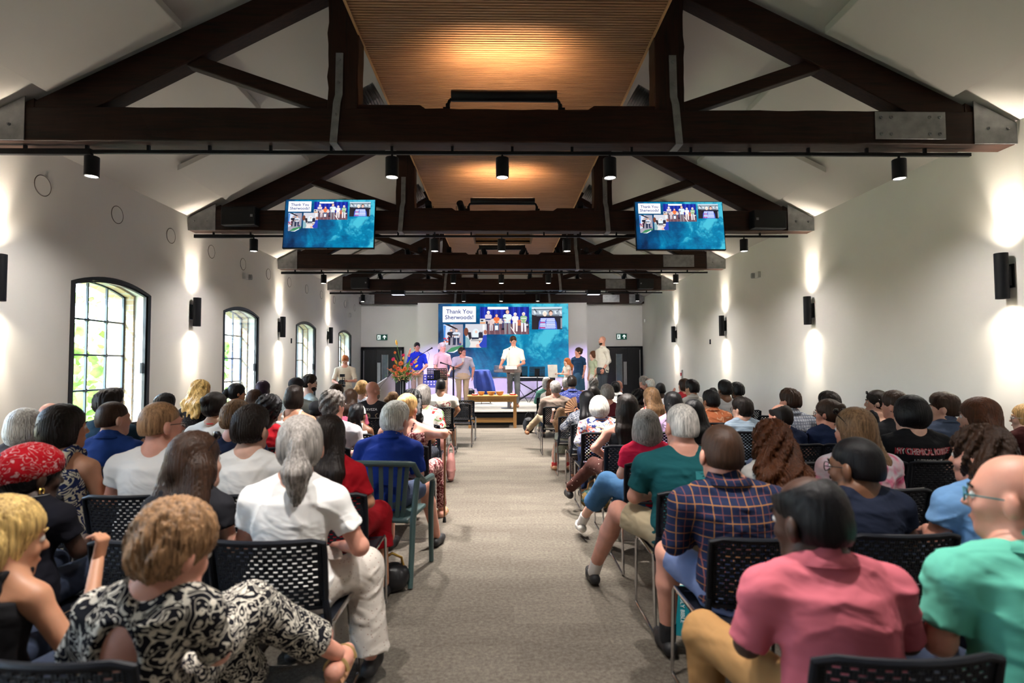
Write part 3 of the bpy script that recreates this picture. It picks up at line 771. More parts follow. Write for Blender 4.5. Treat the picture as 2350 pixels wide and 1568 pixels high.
par(-.45, 13.0, zt_, (.25, 15.1, 1.5), 200, WHT, 'stage lamp on third beam under the ceiling recess, left one')
par(.45, 13.0, zt_, (-1.2, 15.9, 1.0), 200, WHT, 'stage lamp on third beam under the ceiling recess, right one')
par(-2.2, 16.7, zt_, (-2.4, 19.8, .3), 1300, VIO, 'stage lamp on fourth beam, leftmost')
par(-.8, 16.7, zt_, (-.8, 19.6, .2), 1300, VIO, 'stage lamp on fourth beam, left of its middle')
par(.8, 16.7, zt_, (.8, 19.6, .2), 1300, VIO, 'stage lamp on fourth beam, right of its middle')
par(2.2, 16.7, zt_, (2.9, 19.8, .3), 1300, VIO, 'stage lamp on fourth beam, rightmost')
# ventilation ducts behind the posts
for i in range(2):
    for s in (-1, 1):
        y = T0 + SP * i + 1.05
        t = empty('air_duct', (s * 1.70, y, 4.50), 0, 'round galvanised duct behind %s beam, %s side of timber ceiling' % (ORD[i], 'left' if s < 0 else 'right'), 'duct', 'galvanised ducts')
        d = Vector((s * .80, .0, -.45)); 
        for nm, a, b, r in (('spigot', -.24, -.05, .135), ('collar', -.06, .02, .146), ('elbow', .02, .20, .135)):
            pr = []; k = 6
            for q in range(k + 1):
                z = a + (b - a) * q / k; pr += [(r, z - .004), (r + .007, z), (r, z + .004)]
            pr = [(0, a)] + pr + [(0, b)]
            MB().lathe(pr, (0, 0, 0), 28, d).build(nm, M('bright_galv', (.16, .165, .175), .3, .9, var=.25, nscale=5), t, smooth=True)
# grey rooflight boxes peeping over the nearest beam
for x, lab in ((-3.05, 'left'), (3.06, 'right')):
    t = empty('junction_box', (x, 5.95, 4.0), 0, 'grey box on top of the nearest beam, %s side' % lab, 'box', 'grey boxes on the nearest beam')
    t.location.z = 3.97; t.location.y = 5.8
    MB().prism([(-.085, 0), (.085, 0), (.085 if x > 0 else .06, .045), (-.06 if x > 0 else -.085, .045)], -.06, .05).build('cover', M('grey_blue_metal', (.10, .12, .15), .5), t)
# ================================================================ stage
struct(MB().box(-3.0, 3.0, 13.8, 19.8, .31, .33).build('floor_stage', M('stage_carpet', (.25, .235, .215), .95, var=.12, nscale=60, bump=.3, bscale=200)))
struct(MB().box(-2.99, 2.99, 13.81, 19.8, 0, .309).build('trim_stage_front', M('black_fascia', (.003, .003, .003), .9, **{'Specular IOR Level': .1})))
ZS = .33
OAK = wood('table_oak', (.36, .17, .05), (.56, .30, .10), 0, 1.4, .4, .08)
OAKV = wood('table_oak_leg', (.34, .16, .05), (.54, .28, .10), 2, 1.4, .4, .08)
t = empty('communion_table', (-.262, 13.37, 0), 0, 'light oak table with carved lettering in front of the stage', 'table')
MB().box(-.585, .585, -.26, .26, .715, .745).build('tabletop', OAK, t, bevel=.006)
for sx in (-1, 1):
    for sy in (-1, 1): MB().box(sx * .52 - .034, sx * .52 + .034, sy * .21 - .034, sy * .21 + .034, 0, .715).build('leg', OAKV, t, bevel=.004)
MB().box(-.486, .486, -.235, -.21, .60, .713).build('front_rail', OAK, t); MB().box(-.486, .486, .21, .235, .60, .713).build('back_rail', OAK, t)
for sx in (-1, 1): MB().box(sx * .53 - .012, sx * .53 + .012, -.176, .176, .60, .713).build('side_rail', OAK, t)
MB().box(-.486, .486, -.23, -.205, .13, .195).build('stretcher', OAK, t); MB().box(-.486, .486, .205, .23, .13, .195).build('stretcher', OAK, t)
text_obj('THIS DO IN REMEMBRANCE OF ME', .052, M('carved_letters', (.20, .085, .02), .6), t, (0, -.2365, .655), sx=1.0, name='carved_lettering', ext=.0012)
BOWLW = wood('bowl_wood', (.42, .18, .05), (.66, .34, .12), 0, 3, .35, .04)
for px, nm, r in ((1100, 'leftmost', .082), (1122.5, 'middle', .098), (1143, 'rightmost', .092)):
    x = (px - 1152) / 99.3 + .0
    o = MB().lathe([(0, 0), (r * .45, 0), (r * .72, .022), (r * .95, .065), (r, .088), (r - .006, .09), (r * .88, .066), (r * .6, .03), (0, .018)], (0, 0, 0), 28).build('wooden_bowl', BOWLW, smooth=True)
    o.location = (x, 13.28, .7455); tag(o, 'turned wooden bowl on the oak table, %s of three' % nm, 'bowl', 'wooden bowls on the oak table')
for px, nm in ((1085, 'left'), (1173, 'right')):
    t = empty('red_dish', ((px - 1152) / 99.3, 13.30, .7455), 0, 'red dish with small light items, %s end of the oak table' % nm, 'dish', 'red dishes on the oak table')
    MB().lathe([(0, 0), (.065, 0), (.078, .012), (.080, .026), (.074, .026), (.07, .012), (0, .01)], (0, 0, 0), 24).build('dish', M('red_lacquer', (.55, .03, .02), .3), t, smooth=True)
    mb = MB(); rnd = random.Random(px)
    for _ in range(14): mb.ball((rnd.uniform(-.05, .05), rnd.uniform(-.05, .05), rnd.uniform(.025, .04)), .016, 8)
    mb.build('contents', M('pale_pink_sweets', (.75, .45, .40), .5, var=.3, nscale=30), t, smooth=True)
    MB().lathe([(0, .02), (.005, .02), (.005, .07), (.011, .075), (.008, .09), (0, .092)], (0, 0, 0), 10).build('knob', M('pale_pink_sweets', (.75, .45, .40), .5), t, smooth=True)
mb = MB(); rnd = random.Random(3)
for _ in range(10): mb.obox((rnd.uniform(-.05, .05), rnd.uniform(-.05, .05), rnd.uniform(.006, .02)), .05, .04, .006, Euler((rnd.uniform(-.3,.3), rnd.uniform(-.3,.3), rnd.uniform(0,3))).to_matrix())
o = mb.build('paper_slips', M('paper_white', (.82, .80, .74), .8)); o.location = ((1159 - 1152) / 99.3, 13.30, .752)
tag(o, 'loose white slips between bowls and right red dish', 'paper', kind='stuff')
# lectern
BM = BLACKM
t = empty('lectern', (.135, 14.75, ZS), 0, 'clear acrylic lectern on a grey steel pole, speaker stands behind', 'lectern')
MB().lathe([(0, 0), (.20, 0), (.20, .012), (.03, .02), (0, .02)], (0, 0, 0), 32).build('base', M('dark_steel', (.08, .08, .09), .35, .8), t, smooth=True)
MB().box(-.035, .035, -.03, .03, .015, .93).build('pole', M('mid_grey_steel', (.16, .16, .18), .35, .8), t, bevel=.006)
rt = Euler((R(24), 0, 0)).to_matrix()
m_, nt_, b_ = _new('acrylic_clear'); b_.inputs['Base Color'].default_value = (.88, .72, .70, 1); b_.inputs['Transmission Weight'].default_value = .92; b_.inputs['Roughness'].default_value = .12; b_.inputs['IOR'].default_value = 1.3; b_.inputs['Alpha'].default_value = .5
MB().obox((-.02, -.02, 1.02), .72, .42, .012, rt).build('desk', m_, t, bevel=.004)
MB().obox((-.02, -.20, .955), .72, .02, .06, rt).build('front_lip', m_, t)
MB().obox((.0, .0, .985), .3, .25, .03, rt).build('shelf', M('mauve_plastic', (.22, .10, .12), .4), t)
MB().box(-.04, .04, -.04, .04, .90, .99).build('clamp', BM, t)
o = MB().obox((0, 0, 0), .3, .21, .012, rt).build('open_notes', M('paper_white', (.82, .80, .74), .8)); o.location = (.20, 14.72, ZS + 1.052); tag(o, 'white notes lying on the acrylic lectern', 'paper')
t = empty('gooseneck_microphone', (.16, 14.98, ZS + 1.08), 0, 'thin gooseneck microphone rising from the acrylic lectern', 'microphone')
MB().tube([(0, 0, 0), (0, 0, .2), (-.01, -.0, .36), (.0, .05, .44)], .0055, 8).build('neck', M('silver_tube', (.5, .5, .5), .3, .9), t, smooth=True)
MB().tube([(0, .05, .44), (0, .085, .47)], .012, 8).build('capsule', BM, t, smooth=True)
# music stands
HOLE = []
def music_stand(x, y, z0, zdesk, label, legs=True, rz=0, w=.50, h=.30, tilt=20):
    t = empty('music_stand', (x, y, z0), rz, label, 'music stand', 'black music stands')
    rt = Euler((R(tilt), 0, 0)).to_matrix(); mb = MB(); nx, nz = 25, 13
    for i in range(nx):
        for j in range(nz):
            if i % 2 == 1 and j % 2 == 1 and (i < 9 or i > 15 or j > 9): continue
            a0, a1 = -w/2 + w * i / nx, -w/2 + w * (i + 1) / nx; b0, b1 = -h/2 + h * j / nz, -h/2 + h * (j + 1) / nz
            mb.add([rt @ Vector((a, 0, b)) + Vector((0, 0, zdesk)) for a, b in ((a0, b0), (a1, b0), (a1, b1), (a0, b1))], [(0, 1, 2, 3)])
    o = mb.build('desk', BM, t); md = o.modifiers.new('s', 'SOLIDIFY'); md.thickness = .004
    MB().obox(Vector((0, 0, zdesk)) + rt @ Vector((0, -.03, -h/2)), w, .06, .006, rt).build('lip', BM, t)
    mb = MB(); mb.tube([(0, .02, .35 if legs else 0), (0, .02, zdesk)], .012, 8); mb.tube([(0, .02, zdesk - .1), (0, .02, zdesk + .05)], .02, 8); mb.build('pole', BM, t)
    if legs:
        for a in (90, 210, 330):
            c, s_ = math.cos(R(a)), math.sin(R(a))
            MB().tube([(0, .02, .38), (c * .28, .02 + s_ * .28, .008)], .008, 6).build('leg', BM, t)
    return t
music_stand(-1.70, 14.6, ZS, .90, 'black music stand in front of the man in pale pink shirt')
music_stand(.50, 17.0, ZS, .93, 'black perforated music stand over the keyboard, left one', w=.46, tilt=18)
music_stand(1.02, 17.0, ZS, .92, 'black perforated music stand over the keyboard, right one', w=.46, tilt=18)
# keyboard and its cross stand
t = empty('keyboard', (.95, 17.55, ZS + .62), 0, 'black electronic keyboard behind the two music stands', 'keyboard')
MB().box(-.65, .65, -.15, .15, 0, .11).build('body', BLACKP, t, bevel=.012)
MB().box(-.58, .58, -.14, .0, .111, .122).build('keys', M('ivory_keys', (.7, .7, .68), .4), t)
text_obj('YAMAHA', .035, M('grey_print', (.4, .4, .5), .5), t, (-.5, -.152, .055), name='lettering')
t = empty('keyboard_stand', (.95, 17.55, ZS), 0, 'black cross-legged stand carrying the keyboard', 'keyboard stand')
for y_ in (-.12, .12):
    mb = MB(); mb.beam((-.48, y_, .03), (.48, y_, .60), .03, .03, (0, 1, 0)); mb.build('brace', BM, t); mb = MB(); mb.beam((.48, y_ + .03, .03), (-.48, y_ + .03, .60), .03, .03, (0, 1, 0)); mb.build('brace', BM, t)
for x_ in (-.48, .48):
    MB().beam((x_, -.22, .018), (x_, .24, .018), .035, .035).build('foot', BM, t); MB().beam((x_, -.16, .605), (x_, .18, .605), .03, .02).build('support', BM, t)
t = empty('piano_stool', (1.55, 17.0, ZS), 0, 'black low stool beside the keyboard stand', 'stool')
MB().box(-.2, .2, -.15, .15, .42, .48).build('seat', BLACKP, t, bevel=.02)
for a in (-1, 1): MB().beam((-.15 * a, 0, .01), (.15 * a, 0, .42), .03, .03, (0, 1, 0)).build('leg', BM, t)
# microphone stands
def mic_stand(x, y, label, h, tip, thick=.011):
    t = empty('microphone_stand', (x, y, ZS), 0, label, 'microphone stand', 'microphone stands')
    MB().lathe([(0, 0), (.13, 0), (.13, .012), (.02, .02), (0, .02)], (0, 0, 0), 24).build('base', BM, t, smooth=True)
    MB().tube([(0, 0, .01), (0, 0, h)], thick, 8).build('pole', BM, t)
    tip = Vector(tip); MB().tube([Vector((0, 0, h)) - tip.normalized() * .2, Vector((0, 0, h)) + tip], .008, 8).build('boom', BM, t)
    e = Vector((0, 0, h)) + tip; d = tip.normalized()
    mb = MB().tube([e - d * .02, e + d * .13], [.011, .017], 10); mb.ball(e + d * .15, .026, 12); mb.build('microphone', BLACKP, t, smooth=True)
    MB().tube([e, e + Vector((.06, 0, -.1)), e + Vector((.02, 0, -.28)), Vector((.05, 0, .7)), Vector((.02, 0, .05))], .004, 6).build('cable', BLACKP, t, smooth=True)
mic_stand(-2.62, 15.9, 'microphone stand with long boom beside man in royal blue shirt', 1.22, (.52, -.1, .30))
mic_stand(-1.30, 14.85, 'black microphone stand with thick pole between music stand and grey t-shirt woman', 1.08, (-.18, -.06, .06), .022)
# blue cloth over a stand
t = empty('draped_stand', (-.62, 16.6, ZS), 0, 'stand draped in royal blue cloth behind grey t-shirt woman', 'draped stand')
mb = MB(); rings = []; rnd = random.Random(5)
BLUEC = M('royal_blue_cloth', (.01, .035, .22), .8, var=.2, nscale=5)
for k, (z, a, b) in enumerate(((.98, .02, .02), (.985, .20, .12), (.95, .24, .15), (.8, .25, .17), (.65, .28, .19), (.5, .30, .2), (.36, .30, .2))):
    rings.append([(a * (1 + (.10 * math.sin(5 * q) if k > 2 else 0)) * math.cos(q) + (.05 * (k - 2) if k > 2 else 0) * .5, b * (1 + (.14 * math.sin(7 * q + 1) if k > 2 else 0)) * math.sin(q), z - (.18 * max(0, math.sin(q + 2.6)) if k == 6 else 0) - (.08 * math.cos(q) if k > 4 else 0)) for q in [2*PI*j/40 for j in range(40)]])
o = mb.ring_loft(rings, False).build('cloth', BLUEC, t, smooth=True); o.modifiers.new('s', 'SOLIDIFY').thickness = .006
MB().tube([(0, 0, .3), (0, 0, .97)], .014, 8).build('pole', BM, t)
for a in (30, 150, 270): MB().tube([(0, 0, .36), (math.cos(R(a)) * .3, math.sin(R(a)) * .3, .008)], .009, 6).build('leg', BM, t)
o = MB().lathe([(0, 0), (.12, .0), (.16, .05), (.17, .2), (.13, .36), (.05, .42), (0, .42)], (0, 0, 0), 20).build('black_bag', BLACKP, smooth=True); o.location = (-.98, 17.15, ZS); o.scale = (1, .6, 1); tag(o, 'black bag on stage floor left of the draped stand', 'bag')
o = None
# blue plastic chair at the back
t = empty('plastic_chair', (-2.28, 17.8, ZS), R(10), 'blue slotted plastic chair at the back left of the stage', 'chair')
BP = M('blue_plastic', (.05, .07, .40), .45); mb = MB()
for i in range(9):
    for j in range(9):
        if i % 2 and j % 2: continue
        mb.box(-.21 + i * .0467, -.21 + (i + 1) * .0467, -.006, .006, .46 + j * .042, .46 + (j + 1) * .042)
mb.build('backrest', BP, t)
MB().box(-.22, .22, 0, .42, .42, .445).build('seat', BP, t, bevel=.01)
for a in (-1, 1):
    for b in (0.02, .38): MB().tube([(a * .2, b, .42), (a * .22, b, .01)], .011, 8).build('leg', CHROME, t)
# side handrail and low wall left of stage
t = empty('handrail', (-3.22, 14.6, 0), 0, 'black sloping handrail on low pale panel left of the stage', 'handrail')
MB().prism([(-.2, 0), (2.4, 0), (2.4, 1.25), (-.2, .95)], -.02, .02, axis=0).build('side_panel', PLASTER, t)
MB().tube([(0, -.35, .75), (0, 2.4, 1.35)], .022, 10).build('rail', BM, t)
for y_ in (-.3, 2.2): MB().tube([(0, y_, 0), (0, y_, .76 + (y_ + .35) * .22)], .018, 8).build('post', BM, t)
# ---------------------------------------------------------------- flower arrangement
def flowers():
    x, y = -2.36, 13.45
    t = empty('flower_stand', (x, y, 0), 0, 'black and silver pedestal under the flower arrangement', 'pedestal')
    MB().box(-.16, .16, -.16, .16, 0, .02).build('base', BM, t); MB().box(-.05, .05, -.05, .05, .02, 1.08).build('column', BM, t, bevel=.004)
    MB().box(-.012, .012, -.058, -.05, .02, 1.08).build('bright_strip', ALU, t)
    MB().lathe([(0, 1.08), (.14, 1.08), (.14, 1.10), (0, 1.10)], (0, 0, 0), 24).build('top_plate', BM, t)
    t = empty('flower_arrangement', (x, y, 1.101), 0, 'large orange and pink flower arrangement left of the stage', 'flowers')
    MB().lathe([(0, 0), (.09, 0), (.12, .06), (.115, .06), (0, .05)], (0, 0, 0), 24).build('bowl', BM, t, smooth=True)
    G = M('stem_green', (.10, .26, .04), .6, var=.3); rnd = random.Random(11)
    A = lambda px, py: Vector(((px - 1152) / 97.0 - x, 0, (838 - py) / 97.0 + HC - 1.10))
    org = Vector((0, 0, .06))
    def stem(p, r=.004):
        mid = (org + p) / 2 + Vector((0, 0, .03)); return MB().tube([org, mid, p], r, 6).build('stem', G, t, smooth=True)
    def gerb(p, r, c, nm='gerbera', dirn=None):
        s = stem(p); d = (dirn or Vector((rnd.uniform(-.5, .5), -1, rnd.uniform(-.1, .6)))).normalized()
        q = Vector((0, 0, 1)).rotation_difference(d).to_matrix(); mb = MB(); m = M('petal_%d_%d_%d' % tuple(int(k*99) for k in c), c, .5, var=.2)
        for ring, (rr, nn, zz) in enumerate(((1, 16, 0), (.75, 14, .1), (.5, 10, .16))):
            for j in range(nn):
                a = 2 * PI * j / nn + ring * .2; u = Vector((math.cos(a), math.sin(a), 0)); v = Vector((-math.sin(a), math.cos(a), 0))
                pts = [u * .12 * r + Vector((0, 0, zz * r)), u * .6 * r * rr + v * .13 * r + Vector((0, 0, (zz + .1) * r)), u * r * rr + Vector((0, 0, (zz + .02) * r)), u * .6 * r * rr - v * .13 * r + Vector((0, 0, (zz + .1) * r))]
                mb.add([p + q @ w for w in pts], [(0, 1, 2, 3)])
        f = mb.build(nm, m, t)
        mb = MB().ball(p + q @ Vector((0, 0, .16 * r)), r * .24, 10, (1, 1, .5), q); mb.build('flower_centre', M('flower_heart', (.12, .03, .02), .7), f, smooth=True)
    OR = (.85, .17, .03); PK = (.75, .02, .12); RD = (.65, .03, .03); CO = (.85, .30, .16)
    for px, py, r, c, dy in ((920, 834, .072, OR, -.16), (906, 841, .06, OR, -.12), (915, 846, .066, (.85, .12, .06), -.2), (930, 846, .066, OR, -.2), (923, 850, .05, OR, -.22), (940, 846, .05, CO, -.15),
                         (901, 824, .055, PK, -.05), (923, 815, .045, PK, .0), (949, 831, .05, PK, -.05), (943, 836, .045, PK, -.1), (904, 809, .04, OR, 0), (935, 857, .045, RD, -.2), (911, 855, .05, OR, -.2), (897, 848, .04, CO, -.1)):
        p = A(px, py); p.y = dy; gerb(p, r, c)
    Y_ = M('lily_yellow', (.72, .36, .03), .5)
    for px, py, h in ((907, 786, .13), (906, 830, .12), (953, 840, .1), (923, 822, .09), (917, 806, .0)):
        if not h: continue
        p = A(px, py); s = stem(p, .006); d = (p - org).normalized(); MB().tube([p - d * h * .5, p - d * h * .2, p + d * h * .2, p + d * h * .55], [.006, .026, .022, .002], 10).build('bud', Y_, t, smooth=True)
    SN = M('snapdragon_pink', (.80, .22, .12), .5, var=.45, nscale=25); SY = M('snapdragon_yellow', (.75, .50, .12), .5, var=.3, nscale=25)
    for px, py, q in ((939, 800, .0), (960, 818, -.1), (888, 845, -.05), (962, 856, -.15), (899, 858, -.15), (893, 850, .1), (951, 851, -.2)):
        p = A(px, py); p.y = q; stem(p); d = (p - org).normalized(); mb = MB()
        for k in range(16):
            c = p - d * (.012 * k) + Vector((rnd.uniform(-1, 1), rnd.uniform(-1, 1), rnd.uniform(-.6, .6))) * (.006 + .0018 * k); mb.ball(c, .011 + .0007 * k, 7, (1, 1, 1.2))
        mb.build('flower_spike', SN if px != 960 else SY, t, smooth=True)
    for px, py in ((885, 845), (887, 850), (905, 860), (928, 857), (946, 858), (948, 838), (932, 832), (899, 838), (958, 848), (920, 863), (910, 862), (938, 824), (941, 818), (913, 852)):
        p = A(px, py); p.y = rnd.uniform(-.15, .1); d = (p - org); side = d.cross(Vector((0, 1, 0))).normalized() * .03; mb = MB()
        up = Vector((0, -.02, .0)); mb.add([org, org + d * .5 + side + up, p, org + d * .5 - side + up], [(0, 1, 2, 3)]); mb.build('leaf', G, t)
    mb = MB()
    for _ in range(120):
        c = Vector((rnd.gauss(0, .11), rnd.gauss(-.04, .08), .08 + rnd.gauss(0, .055))); mb.ball(c, rnd.uniform(.008, .018), 6)
    o_ = mb.build('small_blooms', M('mixed_small_blooms', (.55, .28, .14), .6, var=.85, nscale=14), t); o_['kind'] = 'stuff'
    mb = MB()
    for _ in range(90):
        c = Vector((rnd.gauss(0, .13), rnd.gauss(0, .09), .05 + rnd.gauss(0, .05))); rot = Euler((rnd.uniform(0, 3), rnd.uniform(0, 3), rnd.uniform(0, 3))).to_matrix()
        mb.add([c + rot @ Vector(p) * .05 for p in ((-1, 0, 0), (0, -.35, .1), (1, 0, 0), (0, .35, .1))], [(0, 1, 2, 3)])
    mb.build('foliage', G, t)
flowers()

for x_, n_ in ((-3.6, 'left'), (3.6, 'right')):  # pair of lamps added to brighten the end wall
    par(x_, 16.7, zt_, (x_ * .95, 20.5, 2.4), 110, (1, .96, .97), 'added wash lamp on fourth beam, far %s, facing end wall' % n_, 75)
for x_, n_ in ((-1.9, 'left'), (1.9, 'right')):  # pair of lamps added to lift the plaster around the video wall
    par(x_, 12.95, 4.02 if 0 else zt_, (x_ * 1.35, 19.8, 2.9), 420, (1, .92, .90), 'added wash lamp on third beam brightening the screen surround, %s' % n_, 26)
# ================================================================ smooth bodies: a field of rounded shapes turned into one surface
def nets(F, o, h):
    S = F < 0; c = np.zeros(tuple(n - 1 for n in F.shape), np.int8); nx, ny, nz = c.shape
    K = [(i, j, k) for i in (0, 1) for j in (0, 1) for k in (0, 1)]
    for i, j, k in K: c += S[i:i+nx, j:j+ny, k:k+nz]
    act = (c > 0) & (c < 8); ijk = np.argwhere(act); N = len(ijk)
    if not N: return np.zeros((0, 3)), np.zeros((0, 4), int)
    idx = -np.ones(c.shape, np.int64); idx[act] = np.arange(N)
    acc = np.zeros((N, 3)); cnt = np.zeros(N)
    for a in K:
        for ax in range(3):
            if a[ax]: continue
            b = list(a); b[ax] = 1
            fa = F[ijk[:,0]+a[0], ijk[:,1]+a[1], ijk[:,2]+a[2]]; fb = F[ijk[:,0]+b[0], ijk[:,1]+b[1], ijk[:,2]+b[2]]
            m = (fa < 0) != (fb < 0); t = fa[m] / (fa[m] - fb[m])
            p = np.tile(np.array(a, float), (m.sum(), 1)); p[:, ax] += t; acc[m] += p; cnt[m] += 1
    V = (ijk + acc / cnt[:, None]) * h + o
    Q = []
    for ax in range(3):
        u, v = (ax + 1) % 3, (ax + 2) % 3
        sl = [slice(None)] * 3; s2 = [slice(None)] * 3
        for w in (u, v): sl[w] = slice(1, F.shape[w] - 1); s2[w] = slice(1, F.shape[w] - 1)
        sl[ax] = slice(0, F.shape[ax] - 1); s2[ax] = slice(1, F.shape[ax])
        A = S[tuple(sl)]; B = S[tuple(s2)]
        for flip, mm in ((0, A & ~B), (1, ~A & B)):
            e = np.argwhere(mm)
            if not len(e): continue
            e[:, u] += 1; e[:, v] += 1
            q = []
            for du, dv in ((1, 1), (0, 1), (0, 0), (1, 0)):
                g = e.copy(); g[:, u] -= du; g[:, v] -= dv; q.append(idx[g[:,0], g[:,1], g[:,2]])
            q = np.stack(q, 1); Q.append(q if not flip else q[:, ::-1])
    return V, np.concatenate(Q)
class Field:
    """sum of rounded shapes; o is the frame the shape coordinates are given in"""
    def __init__(s): s.p = []
    def add(s, *a): s.p.append(a); return s
    def cone(s, a, b, ra, rb, k=.03, cut=0, sub=0, mat=0): a = Vector(a); b = Vector(b); s.p.append(('c', a, b, ra, rb, k, cut, sub)); return s
    def ell(s, c, r, rot=None, k=.03, sub=0): s.p.append(('e', Vector(c), Vector(r), rot, k, sub)); return s
    def loft(s, rows, k=.03): s.p.append(('l', rows, k)); return s       # rows: (centre, half widths x, y) rising in z, with the facing angle
    def half(s, pt, n, k=.0, rad=9): s.p.append(('h', Vector(pt), Vector(n), k, rad)); return s
    def bounds(s):
        lo = np.array([9e9] * 3); hi = -lo
        for p in s.p:
            if p[0] == 'c' and not p[7]:
                for q, r in ((p[1], p[3]), (p[2], p[4])): lo = np.minimum(lo, np.array(q) - r); hi = np.maximum(hi, np.array(q) + r)
            elif p[0] == 'e' and not p[5]: r = max(p[2]); lo = np.minimum(lo, np.array(p[1]) - r); hi = np.maximum(hi, np.array(p[1]) + r)
            elif p[0] == 'l':
                for (q, rx_, ry_) in p[1]: r = max(rx_, ry_); lo = np.minimum(lo, np.array(q) - (r, r, .02)); hi = np.maximum(hi, np.array(q) + (r, r, .02))
        return lo - .03, hi + .03
    def mesh(s, h, disp=None, ang=0.0):
        lo, hi = s.bounds(); n = np.ceil((hi - lo) / h).astype(int) + 2
        ax = [lo[i] + np.arange(n[i]) * h for i in range(3)]; F = np.full(tuple(n), .12, np.float32)
        def win(l, u, pad):
            sl = []
            for i in range(3): a = int(max(0, math.floor((l[i] - pad - lo[i]) / h))); b = int(min(n[i], math.ceil((u[i] + pad - lo[i]) / h) + 1)); sl.append(slice(a, max(a, b)))
            return tuple(sl)
        ca, sa = math.cos(ang), math.sin(ang)
        for p in s.p:
            t = p[0]
            if t == 'c':
                _, a, b, ra, rb, k, cut, sub = p; r = max(ra, rb)
                w = win(np.minimum(a, b) - r, np.maximum(a, b) + r, k + .03 if not sub else k + .01)
            elif t == 'e': _, c, rr, rot, k, sub = p; r = max(rr); w = win(np.array(c) - r, np.array(c) + r, k + .03)
            elif t == 'l':
                rows, k = p[1], p[2]; r = max(max(q[1], q[2]) for q in rows); cs = np.array([q[0] for q in rows]); w = win(cs.min(0) - (r, r, 0), cs.max(0) + (r, r, 0), k + .03)
            else: _, c, nn, k, rad = p; w = win(np.array(c) - rad, np.array(c) + rad, 0)
            if any(q.stop <= q.start for q in w): continue
            X = ax[0][w[0]][:, None, None]; Y = ax[1][w[1]][None, :, None]; Z = ax[2][w[2]][None, None, :]
            sub_ = 0
            if t == 'c':
                ab = b - a; L = max(ab.length_squared, 1e-9)
                tt = ((X - a.x) * ab.x + (Y - a.y) * ab.y + (Z - a.z) * ab.z) / L; tc = np.clip(tt, 0, 1)
                d = np.sqrt((X - a.x - tc * ab.x) ** 2 + (Y - a.y - tc * ab.y) ** 2 + (Z - a.z - tc * ab.z) ** 2) - (ra + tc * (rb - ra))
                if cut: d = np.maximum(d, (tt - 1) * math.sqrt(L))
                sub_ = sub
            elif t == 'e':
                x, y, z = X - c.x, Y - c.y, Z - c.z
                if rot is not None:
                    m = rot; x, y, z = (x * m[0][0] + y * m[1][0] + z * m[2][0], x * m[0][1] + y * m[1][1] + z * m[2][1], x * m[0][2] + y * m[1][2] + z * m[2][2])
                q = np.sqrt((x / rr[0]) ** 2 + (y / rr[1]) ** 2 + (z / rr[2]) ** 2); q2 = np.sqrt((x / rr[0]**2) ** 2 + (y / rr[1]**2) ** 2 + (z / rr[2]**2) ** 2)
                d = q * (q - 1) / np.maximum(q2, 1e-6); sub_ = sub
            elif t == 'l':
                zs = np.array([q[0][2] for q in rows]); zz = ax[2][w[2]]
                cx = np.interp(zz, zs, [q[0][0] for q in rows])[None, None, :]; cy = np.interp(zz, zs, [q[0][1] for q in rows])[None, None, :]
                rx_ = np.interp(zz, zs, [q[1] for q in rows])[None, None, :]; ry_ = np.interp(zz, zs, [q[2] for q in rows])[None, None, :]
                x, y = X - cx, Y - cy; x, y = x * ca + y * sa, -x * sa + y * ca
                q = np.sqrt((x / rx_) ** 2 + (y / ry_) ** 2); q2 = np.sqrt((x / rx_**2) ** 2 + (y / ry_**2) ** 2)
                d = q * (q - 1) / np.maximum(q2, 1e-4); d = np.maximum(d, np.maximum(zs[0] - Z, Z - zs[-1]))
            else:
                d = (X - c.x) * nn.x + (Y - c.y) * nn.y + (Z - c.z) * nn.z; F[w] = np.maximum(F[w], d); continue
            G = F[w]
            if sub_: d = -d; kk = max(k, 1e-5); hh = np.maximum(kk - np.abs(G - d), 0) / kk; F[w] = np.maximum(G, d) + hh * hh * kk * .25
            else: kk = max(k, 1e-5); hh = np.maximum(kk - np.abs(G - d), 0) / kk; F[w] = np.minimum(G, d) - hh * hh * kk * .25
        if disp: F = F + disp(ax[0][:, None, None], ax[1][None, :, None], ax[2][None, None, :])
        return nets(F, lo, h)
def field_obj(name, parts, mat, parent, org, h, disp=None, ang=0.0, extra=None):
    """parts: Field or list of (Field, cell); extra: more (V, Q)"""
    Vs, Qs, o = [], [], 0
    for f, hh in (parts if isinstance(parts, list) else [(parts, h)]):
        V, Q = f.mesh(hh, disp, ang)
        if len(V): Vs.append(V); Qs.append(Q + o); o += len(V)
    if not Vs: return None
    V = np.concatenate(Vs) - np.array(org); Q = np.concatenate(Qs)
    me = bpy.data.meshes.new(name); me.vertices.add(len(V)); me.vertices.foreach_set('co', V.astype(np.float32).ravel())
    me.loops.add(Q.size); me.loops.foreach_set('vertex_index', Q.astype(np.int32).ravel())
    me.polygons.add(len(Q)); me.polygons.foreach_set('loop_start', np.arange(0, Q.size, 4, dtype=np.int32)); 
    me.polygons.foreach_set('use_smooth', np.ones(len(Q), bool)); me.update(calc_edges=True); me.validate()
    me.materials.append(mat); ob = bpy.data.objects.new(name, me); COL.objects.link(ob); ob.parent = parent; return ob
